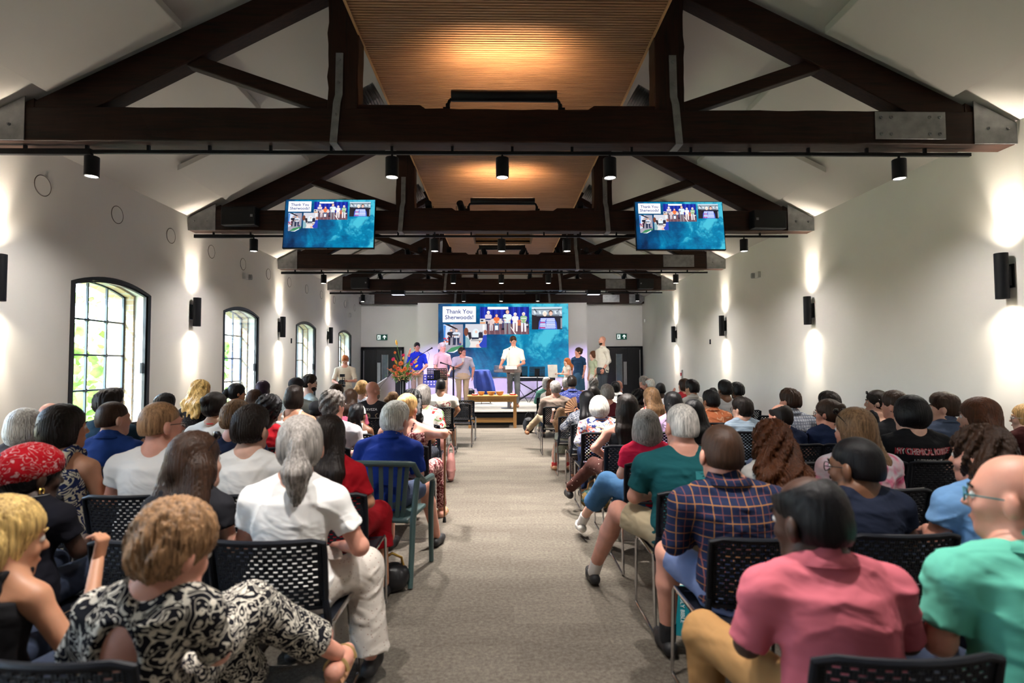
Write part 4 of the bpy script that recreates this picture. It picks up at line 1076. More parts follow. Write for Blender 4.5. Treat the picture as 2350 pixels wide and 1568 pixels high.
def folds(amp, seed, fz=52.0):
    r = random.Random(seed); P = []
    for _ in range(4):
        th = r.uniform(-1.15, 1.15); k = fz * r.uniform(.8, 1.6); P.append((k * math.sin(th), k * .6 * r.uniform(-1, 1), k * math.cos(th), r.uniform(0, 6), r.uniform(0, 6), r.uniform(0, 6)))
    def f(x, y, z):
        w = np.sin(x * 9 + z * 6 + P[0][3]) + .8 * np.sin(y * 11 - z * 8 + P[1][3]) + .5 * np.sin(x * 21 - z * 15 + P[2][3]); t = 0
        for a, b, c, p, q, u in P:
            m = np.clip(.5 + .9 * np.sin(x * 7 + q + z * 5) * np.sin(z * 9 - x * 4 + u), 0, 1)
            t = t + m * (1 - 2.3 * np.abs(np.sin(.5 * (a * x + b * y + c * z + 1.5 * w + p))) ** .75)
        return np.clip(-amp * .8 * t, -.012, .0035).astype(np.float32)
    return f
def strands(C, amp, n, wave=0.0, seed=0, wz=30):
    cx, cy = C[0], C[1]
    def f(x, y, z):
        t = np.arctan2(x - cx, y - cy) + 0 * z
        w = wave * np.sin(z * wz + seed + 3 * np.sin(t * 5 + seed))
        return (amp * (np.sin(t * n + w * 4 + 2 * np.sin(t * 7 + z * 5)) * .6 + np.sin(t * n * 2.3 + w * 6 + seed) * .4) + wave * amp * 1.2 * np.sin(z * wz * 1.4 + t * 9 + seed)).astype(np.float32)
    return f
# ---------------------------------------------------------------- skins, hair and cloth
SKINS = {'fair': (.62, .36, .27), 'rosy': (.62, .29, .21), 'tan': (.50, .24, .14), 'olive': (.36, .18, .10), 'brown': (.15, .062, .03), 'dark': (.045, .018, .010)}
def skin(k):
    return M('skin_' + k, SKINS[k], .5, var=.10, nscale=14, bump=.03, bscale=220, **{'Subsurface Weight': .08, 'Subsurface Scale': .02})
HAIRS = {'black': (.0035, .003, .004), 'dark': (.010, .006, .0045), 'brown': (.034, .016, .009), 'auburn': (.075, .024, .009), 'purple': (.022, .008, .02), 'light': (.16, .09, .045), 'blond': (.50, .30, .12),
         'gold': (.62, .36, .13), 'ginger': (.42, .12, .03), 'grey': (.22, .20, .185), 'silver': (.46, .43, .40), 'white': (.70, .66, .60), 'salt': (.13, .115, .105), 'tawny': (.27, .15, .075)}
def hair(k):
    nm = 'hair_' + k
    if nm in MATS: return MATS[nm]
    m, nt, b = _new(nm); c = HAIRS[k]
    n = _noise(nt, _coord(nt, (60, 60, 3.5)), 1.6, 5, .7, .4); n2 = _noise(nt, _coord(nt), 7, 2)
    f = _math(nt, 'ADD', _math(nt, 'MULTIPLY', n, .75), _math(nt, 'MULTIPLY', n2, .25))
    lo, hi = (.30, 1.9) if k in ('grey', 'tawny', 'salt', 'blond', 'gold', 'light', 'silver') else (.5, 1.55)
    nt.links.new(_ramp(nt, f, [(.36, sc3(c, lo)), (.64, sc3(c, hi))]), b.inputs['Base Color'])
    b.inputs['Roughness'].default_value = .40; b.inputs['Specular IOR Level'].default_value = .22
    _bump(nt, b, n, .55, .006); MATS[nm] = m; return m
def wrinkle(nt, b):
    n = _noise(nt, _coord(nt, (1, 1, 1.4)), 5.5, 2, .5, .9); _bump(nt, b, n, .42, .05)
def cloth(spec):
    """spec: ('plain', c) or a named pattern with its colours"""
    nm = 'cloth_' + '_'.join(str(x).replace(' ', '') for x in spec)[:56]
    if nm in MATS: return MATS[nm]
    kind = spec[0]
    if kind == 'plain':
        m = M(nm, spec[1], .85, var=.05, nscale=4, **{'Specular IOR Level': .15}); nt = m.node_tree; b = nt.nodes['Principled BSDF']; wrinkle(nt, b); return m
    m, nt, b = _new(nm); b.inputs['Roughness'].default_value = .85; b.inputs['Specular IOR Level'].default_value = .15
    co = _coord(nt); c = spec[1:]
    if kind in ('plaid', 'gingham'):
        base, l1, l2, s, wd = c; sp = nt.nodes.new('ShaderNodeSeparateXYZ'); nt.links.new(co, sp.inputs[0])
        def line(o, sc, ph, w):
            return _math(nt, 'LESS_THAN', _math(nt, 'FRACT', _math(nt, 'ADD', _math(nt, 'MULTIPLY', o, sc), ph)), w)
        v1 = line(sp.outputs[0], s, .3, wd); h1 = line(sp.outputs[2], s, .1, wd); v2 = line(sp.outputs[0], s, .8, wd * .8); h2 = line(sp.outputs[2], s, .62, wd * .8)
        col = _mix(nt, _math(nt, 'MULTIPLY', _math(nt, 'MAXIMUM', v2, h2), .75), base, l2); col = _mix(nt, _math(nt, 'MULTIPLY', _math(nt, 'MAXIMUM', v1, h1), .85), col, l1)
    elif kind == 'stripe':
        base, l1, s = c; sp = nt.nodes.new('ShaderNodeSeparateXYZ'); nt.links.new(co, sp.inputs[0])
        col = _mix(nt, _math(nt, 'LESS_THAN', _math(nt, 'FRACT', _math(nt, 'MULTIPLY', sp.outputs[2], s)), .35), base, l1)
    elif kind == 'dots':
        base, l1, s, r = c; vo = nt.nodes.new('ShaderNodeTexVoronoi'); vo.inputs['Scale'].default_value = s; vo.inputs['Randomness'].default_value = .45; nt.links.new(co, vo.inputs['Vector'])
        col = _mix(nt, _math(nt, 'LESS_THAN', vo.outputs['Distance'], r), base, l1)
    elif kind == 'swirl':
        base, l1, s, th = c; n = _noise(nt, co, s, 1.5, .5, 2.4); vo = nt.nodes.new('ShaderNodeTexVoronoi'); vo.inputs['Scale'].default_value = s * 1.7; nt.links.new(co, vo.inputs['Vector'])
        a = _math(nt, 'LESS_THAN', _math(nt, 'ABSOLUTE', _math(nt, 'SUBTRACT', _math(nt, 'FRACT', _math(nt, 'MULTIPLY', n, 5)), .5)), th); bb = _math(nt, 'LESS_THAN', vo.outputs['Distance'], .22)
        col = _mix(nt, _math(nt, 'MAXIMUM', a, bb), base, l1)
    else:                                                # blots of several colours on a ground
        cols, s, th = c[:-2], c[-2], c[-1]
        col = None; cur = cols[0]
        for i, k in enumerate(cols[1:]):
            mp = nt.nodes.new('ShaderNodeMapping'); mp.inputs['Location'].default_value = (i * 3.7, i * 1.9, i * 5.3); nt.links.new(co, mp.inputs[0])
            f = _math(nt, 'GREATER_THAN', _noise(nt, mp.outputs[0], s, 2, .5, 1.2), th + .02 * i) if kind == 'blots' else _ramp(nt, _noise(nt, mp.outputs[0], s, 2, .5, 1.0), [(th - .08, (0, 0, 0)), (th + .08, (1, 1, 1))])
            cur = _mix(nt, f, cur, k)
        col = cur
    nt.links.new(col, b.inputs['Base Color']); wrinkle(nt, b); MATS[nm] = m; return m
# ---------------------------------------------------------------- heads
def head_rot(yaw, tilt, roll): return (Matrix.Rotation(R(-yaw), 3, 'Z') @ Matrix.Rotation(R(roll), 3, 'Y') @ Matrix.Rotation(R(-tilt), 3, 'X'))
def add_head(f, C, HR, s, fem=0, ears=1):
    T = lambda x, y, z: C + HR @ (Vector((x, y, z)) * s)
    f.ell(T(0, -.012, .035), Vector((.074, .093, .085)) * s, HR, .02)
    f.ell(T(0, .028, -.035), Vector((.060 - .003 * fem, .062, .082)) * s, HR, .04 * s)
    f.cone(T(-.018, .06, -.093), T(.018, .06, -.093), .024 * s, .024 * s, .03 * s)
    f.cone(T(0, .086, .010), T(0, .1065, -.026), .007 * s, .0105 * s, .016 * s)
    for e in (-1, 1): f.cone(T(e * .010, .097, -.029), T(e * .011, .095, -.029), .007 * s, .006 * s, .008 * s)
    f.cone(T(-.032, .074, .022), T(.032, .074, .022), .013 * s, .013 * s, .02 * s)
    for e in (-1, 1):
        f.ell(T(e * .031, .094, .004), Vector((.017, .013, .011)) * s, HR, .012 * s, 1)
        f.cone(T(e * .036, .062, -.030), T(e * .034, .060, -.032), .022 * s, .022 * s, .02 * s)
        if ears: f.ell(T(e * .080, -.006, -.012), Vector((.013, .021, .034)) * s, HR @ Matrix.Rotation(R(e * 18), 3, 'Z'), .010 * s)
    f.cone(T(-.016, .086, -.062), T(.016, .086, -.062), .0085 * s, .0085 * s, .012 * s)
    return T
def hair_field(style, C, HR, s, ln, bb=Vector((0, -1, 0))):
    """cap of hair over the skull and what hangs from it"""
    T = lambda x, y, z: C + HR @ (Vector((x, y, z)) * s)
    E = lambda c, r, k=.02, sub=0: f.ell(T(*c), Vector(r) * s, HR, k * s, sub)
    f = Field()
    th = {'buzz': .0035, 'ring': .005}.get(style, .014)
    if style == 'afro': E((0, -.02, .06), (.120, .128, .115)); E((0, -.03, .0), (.105, .105, .10))
    elif style in ('curly', 'shaggy'): E((0, -.015, .05), (.098, .112, .098)); E((0, -.04, .0), (.092, .085, .085))
    else: E((0, -.014, .042), (.074 + th, .094 + th, .082 + th)); E((0, -.035, -.005), (.074 + th, .078 + th, .085))
    if style in ('short', 'buzz', 'ring', 'spiky', 'quiff'):
        zc = {'buzz': -.036, 'ring': -.045}.get(style, -.058); f.half(T(0, 0, zc), HR @ Vector((0, .12, -1)), 0, .3)
        if style != 'buzz': E((0, .02, .075), (.068, .075, .062), .03)
    if style == 'quiff': E((0, .05, .10), (.055, .045, .035), .03)
    if style == 'bob':
        E((0, -.03, -.04), (.098, .088, .10), .03); f.half(T(0, 0, -.105), HR @ Vector((0, .25, -1)), 0, .25)
    if style == 'bowl': E((0, -.02, .0), (.098, .10, .10), .03)
    if style in ('long', 'wavy', 'curlylong'):
        wd = (1.3 if ln > .45 else 1.0) if style == 'long' else 1.22
        E((0, -.03, -.04), (.088 * wd, .082, .10), .03)
        base = T(0, -.045, -.02)
        bk = HR @ Vector((0, -1, 0)); bk.z = 0; bk.normalize(); sd = Vector((-bk.y, bk.x, 0))
        for e in (-1, -.33, .33, 1):
            a = base + sd * e * .055 * s * wd; p1 = a + bk * .03 * s + bb * .045 - Vector((0, 0, ln * .45)) + sd * e * .03 * wd; p2 = a + bk * .02 * s + bb * min(.125, .35 * ln) - Vector((0, 0, ln)) + sd * e * .022 * wd
            f.cone(a, p1, .046 * s, .040 * s * wd, .03); f.cone(p1, p2, .040 * s * wd, .020 * s * wd, .03)
    if style == 'pony':
        a = T(0, -.105, .035); f.cone(a, a + HR @ Vector((0, -.03, -.005)), .026 * s, .024 * s, .02)
        bk = (HR @ Vector((0, -1, 0))) * .045 * s; p1 = a + bk - Vector((0, 0, ln * .45)); p2 = a + bk * .75 - Vector((0, 0, ln))
        f.cone(a + bk * .6, p1, .024 * s, .042 * s * (1.3 if ln > .2 else 1), .02); f.cone(p1, p2, .042 * s * (1.3 if ln > .2 else 1), .014 * s, .02)
    if style == 'bun': E((0, -.11, .0 if ln < .1 else .06), (.042, .040, .042), .015)
    if style == 'braids':
        for e in (-1, -.5, 0, .5, 1):
            a = T(e * .06, -.075, -.03); f.cone(a, a + Vector((e * .035, -.02, -ln)), .016 * s, .010 * s, .012)
    # the face, the sides over the ears, the nape
    if style not in ('shaggy',):
        fy, fz = (.135, -.045)
        E((0, fy, fz), (.088, .09, .105), .012, 1)
    else: E((0, .14, -.05), (.075, .09, .09), .012, 1)
    if style in ('short', 'buzz', 'ring', 'spiky', 'quiff'):
        for e in (-1, 1): E((e * .094, .014, -.032), (.032, .050, .050), .010, 1)
        E((0, -.02, -.125), (.10, .12, {'buzz': .094, 'quiff': .070}.get(style, .080)), .012, 1)
    elif style in ('pony', 'bun'):
        E((0, -.0, -.125), (.09, .10, .062), .012, 1)
        if style == 'pony': a = T(0, -.105, .035); f.cone(a + bk * .6, p1, .024 * s, .042 * s, .01)
        for e in (-1, 1): E((e * .092, .02, -.04), (.028, .035, .042), .01, 1)
    elif style in ('bob', 'bowl', 'afro', 'curly'): E((0, .03, -.15), (.07, .09, .075), .012, 1)
    if style == 'ring': E((0, .03, .115), (.075, .085, .068), .012, 1)
    return f
# ---------------------------------------------------------------- hands
def hand_field(w, d, up, s=1.0, curl=.5, side=1, grip=0):
    """a hand leaving the wrist w towards d; up is the back of the hand"""
    d = Vector(d).normalized(); up = Vector(up); r = d.cross(up).normalized(); up = r.cross(d).normalized(); f = Field()
    P = lambda a, b, c: w + (d * a + r * b + up * c) * s
    for b in (-.026, -.009, .009, .026): f.cone(P(0.0, b * .5, 0), P(.085, b, 0), .015 * s, .0125 * s, .012 * s)
    for i, (b, l) in enumerate(((-.030, .062), (-.010, .074), (.011, .070), (.031, .054))):
        k = curl * (1 + .08 * i); p = P(.088, b, .002); q = p + (d * math.cos(k) - up * math.sin(k)) * l * .5 * s + r * b * .1 * s; t = q + (d * math.cos(k * 2.3) - up * math.sin(k * 2.3)) * l * .5 * s
        f.cone(p, q, .0095 * s, .0088 * s, .006 * s); f.cone(q, t, .0088 * s, .0070 * s, .004 * s)
    a = P(.022, -side * .026, -.006); b2 = P(.055, -side * .052, -.016 - .012 * grip); c = P(.083, -side * (.056 - .02 * grip), -.026 - .02 * grip)
    f.cone(a, b2, .015 * s, .0115 * s, .012 * s); f.cone(b2, c, .011 * s, .008 * s, .005 * s)
    return f
SHOE = {'black': (.012, .012, .014), 'white': (.70, .68, .64), 'brown': (.30, .13, .06), 'tan': (.55, .28, .15), 'navy': (.02, .03, .07)}
def person(k, e, X=None, Y=3.0, px=None, top=None, zt=None, z0=0.0, style='short', hc='dark', ln=.2, sk='fair', tp=('plain', (.6, .6, .6)), bt=('plain', (.03, .04, .07)), sleeve=.55, legs='long', fem=0, w=1.0, yaw=0.0, hyaw=None, tilt=0, roll=0,
           lean=.0, side=0.0, stand=False, hs=1.0, arms=None, knees=None, feet=None, glasses=None, beard=None, shoe='black', hat=None, back=0, sandal=0, collar=0, strap=0, sn=.35, group=None, res=None, shoulders=1.0, skirt=0, sock=None):
    """k: short description, e: where; head top is put at (px, top) on plane Y"""
    if px is not None: p = at(px, top, Y); hx, zt = p.x, p.z
    else: hx = X
    res = res or (.008 if Y < 3.6 else .012 if Y < 7.5 else .016)
    hyaw = yaw if hyaw is None else hyaw
    rnd = random.Random(int(abs(hx) * 1000 + Y * 77))
    HR = head_rot(hyaw, tilt, roll)
    s = hs
    C = Vector((hx, Y, zt - .125 * s - (.012 if style not in ('bald',) else 0))) - HR @ Vector((0, .0, .0))
    hgt = zt - z0
    BR = Matrix.Rotation(R(-yaw), 3, 'Z')
    if stand:
        q = hgt / 1.75; hip = .50 * hgt; sh = zt - .315 * q * (1 if hgt > 1.2 else .95) - z0
        base = Vector((hx - side, Y - lean, z0)); hipz = hip
    else:
        q = min(1.08, max(.62, (hgt - .45) / .82)); hipz = .50; sh = hgt - .305 * q
        base = Vector((hx - side, Y - lean - .02, z0))
    B = lambda x, y, z: base + BR @ Vector((x, y, 0)) + Vector((0, 0, z))
    rt = empty('person', (base.x, base.y, z0), 0, (k + ' ' + e).strip(), 'person', group); org = base.copy(); org.z = z0
    sw = (.182 - .018 * fem) * q * w * shoulders; m_s = skin(sk)
    off = lambda z: Vector((side, lean, 0)) * max(0, min(1, (z - hipz) / (zt - z0 - .12 - hipz)))       # the spine leans
    Bs = lambda x, y, z: B(x, y, z) + off(z)
    top_h = sh - hipz; ww = w * q
    # --- torso rows
    def rows(g, full=True):
        R_ = [(hipz - .06, .165 + .01 * fem, .115), (hipz + .05, .168 + .008 * fem, .118), (hipz + top_h * .36, .145 - .012 * fem, .102), (hipz + top_h * .68, .160 - .006 * fem, .112), (hipz + top_h * .86, .152, .102), (hipz + top_h * .97, .098, .078), (hipz + top_h * 1.07, .056, .052)]
        return [(Bs(0, -.012 if 0 < i < 5 else 0, z), a * ww + g, b_ * ww + g) for i, (z, a, b_) in enumerate(R_)]
    body = Field().loft(rows(-.012))
    T = add_head(body, C, HR, s, fem)
    nb = Bs(0, -.01, sh + .02); body.cone(T(0, -.022, -.05), nb, (.052 - .007 * fem) * s, (.060 - .006 * fem) * q, .03)
    SH = [Bs(d * sw, .0, sh - .078 * q) for d in (-1, 1)]
    for i, d in enumerate((-1, 1)): body.cone(Bs(d * .04, -.01, sh + .005), SH[i], .045 * q, .050 * q * w, .05)
    # --- arms: elbow and wrist in body space, or given
    A = []
    for i, d in enumerate((-1, 1)):
        a = (arms or {}).get('l' if d < 0 else 'r')
        if a: el, wr = B(*a[0]), B(*a[1])
        elif stand: el, wr = Bs(d * (sw + .045), -.01, sh - .30 * q), B(d * (sw + .02), .06, sh - .53 * q)
        else: el, wr = Bs(d * (sw + .055), .03 + rnd.uniform(-.02, .04), sh - .27 * q), B(d * rnd.uniform(.05, .11), .24 * q + .06, hipz + .15)
        A.append((el, wr)); r = q * (w * .5 + .5)
        body.cone(SH[i], el, .047 * r, .037 * r, .03); body.cone(el, wr, .038 * r, .025 * r, .02)
    HN = []
    if Y < 7.6 or stand:
        for i, d in enumerate((-1, 1)):
            el, wr = A[i]; dd = (wr - el).normalized(); a = (arms or {}).get('l' if d < 0 else 'r')
            hd = Vector(a[2]) if a and len(a) > 2 else (Vector((-d * .5, .8, -.25)) if not stand else Vector((0, .12, -1)))
            hd = BR @ hd; u = Vector((0, 0, 1)) if abs(hd.normalized().z) < .8 else BR @ Vector((d, 0, 0))
            HN.append((hand_field(wr - hd.normalized() * .004, hd, u, .98 * q ** .6 * (.93 if fem else 1), curl=(a[3] if a and len(a) > 3 else .4), side=-d if not stand else d), .0055 if Y < 7.6 else .0075))
    # --- legs
    L = []
    for i, d in enumerate((-1, 1)):
        hp = B(d * .085 * ww, .0, hipz - .01)
        if stand: kn = B(d * .095, .02, hipz * .53); an = B(d * .10, -.01, .085)
        else: kn = B(d * .125, .44 * q, hipz + .005); an = B(d * .13, .46 * q + rnd.uniform(-.08, .06), .09)
        if knees and knees[i]: kn = B(*knees[i])
        if feet and feet[i]: an = B(*feet[i])
        L.append((hp, kn, an)); r = q ** .5 * (w * .4 + .6)
        body.cone(hp, kn, .078 * r, .055 * r, .03); body.cone(kn, kn.lerp(an, .35), .052 * r, .053 * r, .02); body.cone(kn.lerp(an, .35), an, .053 * r, .034 * r, .02)
    field_obj('body', [(body, res)] + HN, m_s, rt, org, res, None, R(-yaw))
    # --- upper garment
    TM = cloth(tp); g = .014
    f = Field().loft(rows(g)[:6 if not strap else 5], .02)
    if not strap:
        for i, d in enumerate((-1, 1)):
            f.cone(Bs(d * .055, -.01, sh - .005), SH[i], .045 * q + g, .054 * q * w + g, .05)
            el, wr = A[i]; r = q * (w * .5 + .5)
            if sleeve > 0:
                if sleeve <= 1: f.cone(SH[i], SH[i].lerp(el, sleeve), .050 * r + g, (.047 + .006 * (1 - sleeve)) * r + g, .03, cut=1)
                else: f.cone(SH[i], el, .050 * r + g, .042 * r + g, .03); f.cone(el, el.lerp(wr, min(.98, sleeve - 1)), .042 * r + g, .034 * r + g * .8, .02, cut=1)
        if collar: f.cone(nb - Vector((0, 0, .05)), nb + Vector((0, 0, .012)), .098 * q * (.5 + .5 * w), .068 * q, .03)
        else: f.cone(nb + Vector((0, 0, .10)), nb + Vector((0, 0, .004)) + BR @ Vector((0, .03, -.01)), .072, .058, .008, 0, 1)
    else:
        for d in (-1, 1):
            r1 = .013 if strap == 1 else .028
            P4 = [(d * .075 * q, -.100 * ww, sh - .12), (d * .080 * q, -.076 * ww, sh - .02), (d * .083 * q, -.045, sh + .022 * q), (d * .084 * q, -.005, sh + .036 * q), (d * .083 * q, .06 * ww, sh + .0), (d * .08 * q, .098 * ww, sh - .09)]
            for a_, b_ in zip(P4[:-1], P4[1:]): f.cone(Bs(*a_), Bs(*b_), r1, r1, .01)
    near = Y < 4.4
    if back: f.ell(Bs(.0, -.15, sh - .17), (.075, .09, .15), None, .01, 1)
    field_obj('top', f, TM, rt, org, res, folds((.0052 if near else .0042) * (1 if not strap else .5), rnd.random() * 99), R(-yaw))
    if collar and not strap:
        rings = []; cu = T(0, -.02, -.06) - nb; cu = (cu * (.045 / max(.01, cu.length)))
        for kz, (ra, rz_) in enumerate(((.064, -.012), (.064, 1.0), (.067, 1.05), (.096 * (.5 + .5 * w), .10), (.090 * (.5 + .5 * w), .06))):
            ring = []
            for i in range(25):
                t = R(-60 + 300 * i / 24); c_ = nb + cu * (rz_ if rz_ >= 0 else 0) + Vector((0, 0, rz_ if rz_ < 0 else 0)); fr = .5 + .5 * math.sin(t + 0)
                ring.append(c_ - org + BR @ Vector((-math.cos(t) * ra * q * 1.06, -math.sin(t) * ra * q, 0)) - Vector((0, 0, .018 * (1 - fr) * (kz > 2))))
            rings.append(ring)
        cm = MB(); n_ = 25
        for a in range(4): 
            o_ = len(cm.v); cm.v += [tuple(p) for p in rings[a] + rings[a + 1]]
            for i in range(n_ - 1): cm.f.append((o_ + i, o_ + i + 1, o_ + n_ + i + 1, o_ + n_ + i)); cm.m.append(0)
        co_ = cm.build('collar', TM, rt, smooth=True); co_.modifiers.new('s', 'SOLIDIFY').thickness = .003
    # --- lower garment
    BM_ = cloth(bt); f = Field(); r = q ** .5 * (w * .4 + .6)
    f.loft([(B(0, 0, hipz - .085), .165 * ww, .125 * ww), (B(0, 0, hipz), .182 * ww, .132 * ww), (Bs(0, 0, hipz + .10), .160 * ww, .116 * ww)], .02)
    for i in (0, 1):
        hp, kn, an = L[i]
        if skirt:
            if stand: continue
            f.cone(hp, kn, .09 * r, .075 * r, .06); f.cone(kn, kn.lerp(an, skirt), .08 * r, .09 * r, .08, cut=1)
        else:
            u = {'long': 2, 'short': .82, 'crop': 1.5}[legs]
            if u < 1: f.cone(hp, hp.lerp(kn, u), .090 * r, .078 * r, .03, cut=1)
            else: f.cone(hp, kn, .089 * r, .067 * r, .03); f.cone(kn, kn.lerp(an, min(.97, u - 1)), .066 * r, .055 * r, .02, cut=1)
    if skirt and not stand: f.cone((L[0][1] + L[1][1]) / 2, (L[0][1].lerp(L[0][2], skirt) + L[1][1].lerp(L[1][2], skirt)) / 2, .07, .09, .08, cut=1)
    if skirt and stand:
        f.p = []; f.loft([(B(0, 0, hipz - skirt), .21 * ww, .17 * ww), (B(0, 0, hipz - .05), .185 * ww, .145 * ww), (Bs(0, 0, hipz + .13), .142 * ww, .105 * ww)], .02)
    field_obj('skirt' if skirt else ('shorts' if legs == 'short' else 'trousers'), f, BM_, rt, org, res, folds(.005 if near else .0035, rnd.random() * 99, fz=40), R(-yaw))
    # --- shoes
    if Y < 8.5 or stand or abs(hx) < 1.6:
        SM_ = M('shoe_' + shoe, SHOE[shoe], .55); 
        for i in (0, 1):
            hp, kn, an = L[i]; ft = BR @ Vector(((-.03, .03)[i], 1, 0)).normalized(); fl = an.copy(); fl.z = max(z0 + .035, an.z - .055)
            f = Field().cone(fl - ft * .035, fl + ft * .07, .036, .038, .03).cone(fl + ft * .07, fl + ft * .165 * (q ** .5) - Vector((0, 0, .006)), .038, .030, .03)
            f.half(Vector((0, 0, fl.z - .034)), Vector((0, 0, -1)))
            f.cone(an + Vector((0, 0, .01)), an + Vector((0, 0, .10)), .03, .04, .006, 0, 1)
            if sock: f2 = Field().cone(an - Vector((0, 0, .02)), an.lerp(kn, .16), .040, .042, .01, cut=1); field_obj('sock', f2, M('sock_' + sock, {'white': (.7, .68, .66), 'black': (.01, .01, .012), 'red': (.5, .04, .04)}[sock], .9), rt, org, .009)
            if sandal:
                field_obj('foot', f, m_s, rt, org, .007); mb = MB(); c_ = fl - org
                mb.tube([c_ - ft * .04 - Vector((0, 0, .04)), c_ + ft * .06 - Vector((0, 0, .04)), c_ + ft * .17 - Vector((0, 0, .038))], [.034, .036, .03], 10); so = mb.build('sandal_sole', M('shoe_' + shoe, SHOE[shoe], .55), rt, smooth=True)
                r_ = Vector((ft.y, -ft.x, 0))
                for o_ in (.0, .10): mb = MB(); mb.tube([c_ + ft * o_ + r_ * .044 * math.cos(t) + Vector((0, 0, -.012 + .046 * math.sin(t))) for t in [PI * i / 10 for i in range(11)]], .009, 6); mb.build('sandal_strap', M('gold_leather', (.55, .38, .16), .35, .6), so, smooth=True)
                continue
            field_obj('shoe', f, SM_, rt, org, .009 if Y < 8 or stand else .014, None)
    # --- hair
    if style != 'bald':
        hf = hair_field(style, C, HR, s, ln, BR @ Vector((0, -1, 0)))
        hres = .005 if Y < 4.5 else (.0085 if Y < 8 else .011)
        nn = 70 if Y < 4.5 else 40
        wave = {'curly': 1.0, 'curlylong': 1.2, 'afro': 1.2, 'wavy': .7, 'shaggy': .6, 'braids': .8}.get(style, .12)
        amp = {'buzz': .0008, 'ring': .001, 'curly': .006, 'curlylong': .007, 'afro': .005, 'spiky': .006, 'shaggy': .005, 'wavy': .0045, 'short': .0046, 'quiff': .0046}.get(style, .0028)
        field_obj('hair', hf, hair(hc), rt, org, hres, strands(C, amp, nn, wave, rnd.random() * 9, 60 if style in ('afro', 'curly') else 34))
        if style == 'pony' or (style == 'bun' and Y < 6): 
            a = T(0, -.122, .032); MB().tube([a - org + (HR @ Vector((math.cos(t) * .027, 0, math.sin(t) * .027))) * s for t in [2*PI*i/14 for i in range(14)]], .006, 6, close=True).build('hair_tie', M('hair_tie_black', (.01, .01, .01), .8), rt, smooth=True)
    else: hf = None
    # --- face
    if abs(((hyaw + 180) % 360) - 180) > 35 or Y < 3.6 or stand:
        for d in (-1, 1):
            mb = MB(); mb.ball(T(d * .031, .0795, .004) - org, .0125 * s, 12); ey = mb.build('eye', M('eye_white', (.75, .73, .70), .25), rt, smooth=True)
            MB().ball(T(d * .031, .0885, .004) - org, .0056 * s, 8).build('iris', M('iris_dark', (.05, .03, .02), .2), ey, smooth=True)
            b2 = MB(); b2.tube([T(d * .014, .094, .027) - org, T(d * .032, .092, .033) - org, T(d * .05, .080, .027) - org], .0035 * s, 6).build('eyebrow', hair(hc if hc not in ('white', 'silver') else 'grey'), rt, smooth=True)
        MB().tube([T(-.024, .083, -.061) - org, T(0, .0945, -.065) - org, T(.024, .083, -.061) - org], [.003 * s, .006 * s, .003 * s], 8).build('lips', M('lips', (.42, .13, .11), .5) if sk not in ('brown', 'dark') else M('lips_dark', (.14, .05, .045), .5), rt, smooth=True)
    if glasses:
        gm = M('glasses_' + glasses, {'black': (.01, .01, .01), 'silver': (.4, .4, .4), 'teal': (.02, .16, .18), 'purple': (.25, .03, .2), 'brown': (.08, .03, .02)}[glasses], .3)
        mb = MB()
        for d in (-1, 1):
            mb.tube([T(d * .033 + .024 * math.cos(t), .104 - .006 * abs(math.cos(t)), .002 + .019 * math.sin(t)) - org for t in [2*PI*i/16 for i in range(16)]], .0022 * s, 6, close=True)
            mb.tube([T(d * .057, .098, .006) - org, T(d * .078, .06, .008) - org, T(d * .081, -.005, .006) - org, T(d * .079, -.02, -.008) - org], .0022 * s, 6)
        mb.tube([T(-.009, .106, .006) - org, T(.009, .106, .006) - org], .002 * s, 6); mb.build('glasses', gm, rt, smooth=True)
    if beard:
        f = Field().ell(T(0, .045, -.078), Vector((.062, .055, .052)) * s, HR, .02).ell(T(0, .10, -.035), Vector((.045, .04, .038)) * s, HR, .01, 1).cone(T(-.02, .094, -.045), T(.02, .094, -.045), .009 * s, .009 * s, .01)
        field_obj('beard', f, hair(beard), rt, org, .008)
    if hat == 'cap':
        f = Field().ell(T(0, -.012, .055), Vector((.096, .112, .088)) * s, HR, .01); f.half(T(0, 0, .028), HR @ Vector((0, .1, -1)), 0, .3); field_obj('cap', f, M('cap_black', (.008, .008, .012), .8), rt, org, .008)
        mb = MB(); pts = [T(.07 * math.cos(t), .075 + .075 * math.sin(t), .032) - org for t in [PI * i / 10 for i in range(11)]]; mb.add(pts, [tuple(range(11))]); mb.build('peak', M('cap_black', (.008, .008, .012), .8), rt)
    if hat == 'shades':
        mb = MB()
        for d in (-1, 1): mb.ball(T(d * .032, .082, .105) - org, .026 * s, 10, (1.0, .35, .8), HR); mb.tube([T(d * .06, .07, .10) - org, T(d * .085, .0, .06) - org, T(d * .086, -.03, .03) - org], .003 * s, 6)
        mb.build('sunglasses', M('dark_lens', (.01, .008, .01), .15), rt, smooth=True)
    rt['_'] = 0; del rt['_']
    return dict(root=rt, C=C, T=T, B=B, Bs=Bs, org=org, q=q, sh=sh, sw=sw, k=k, arms=A, legs=L)
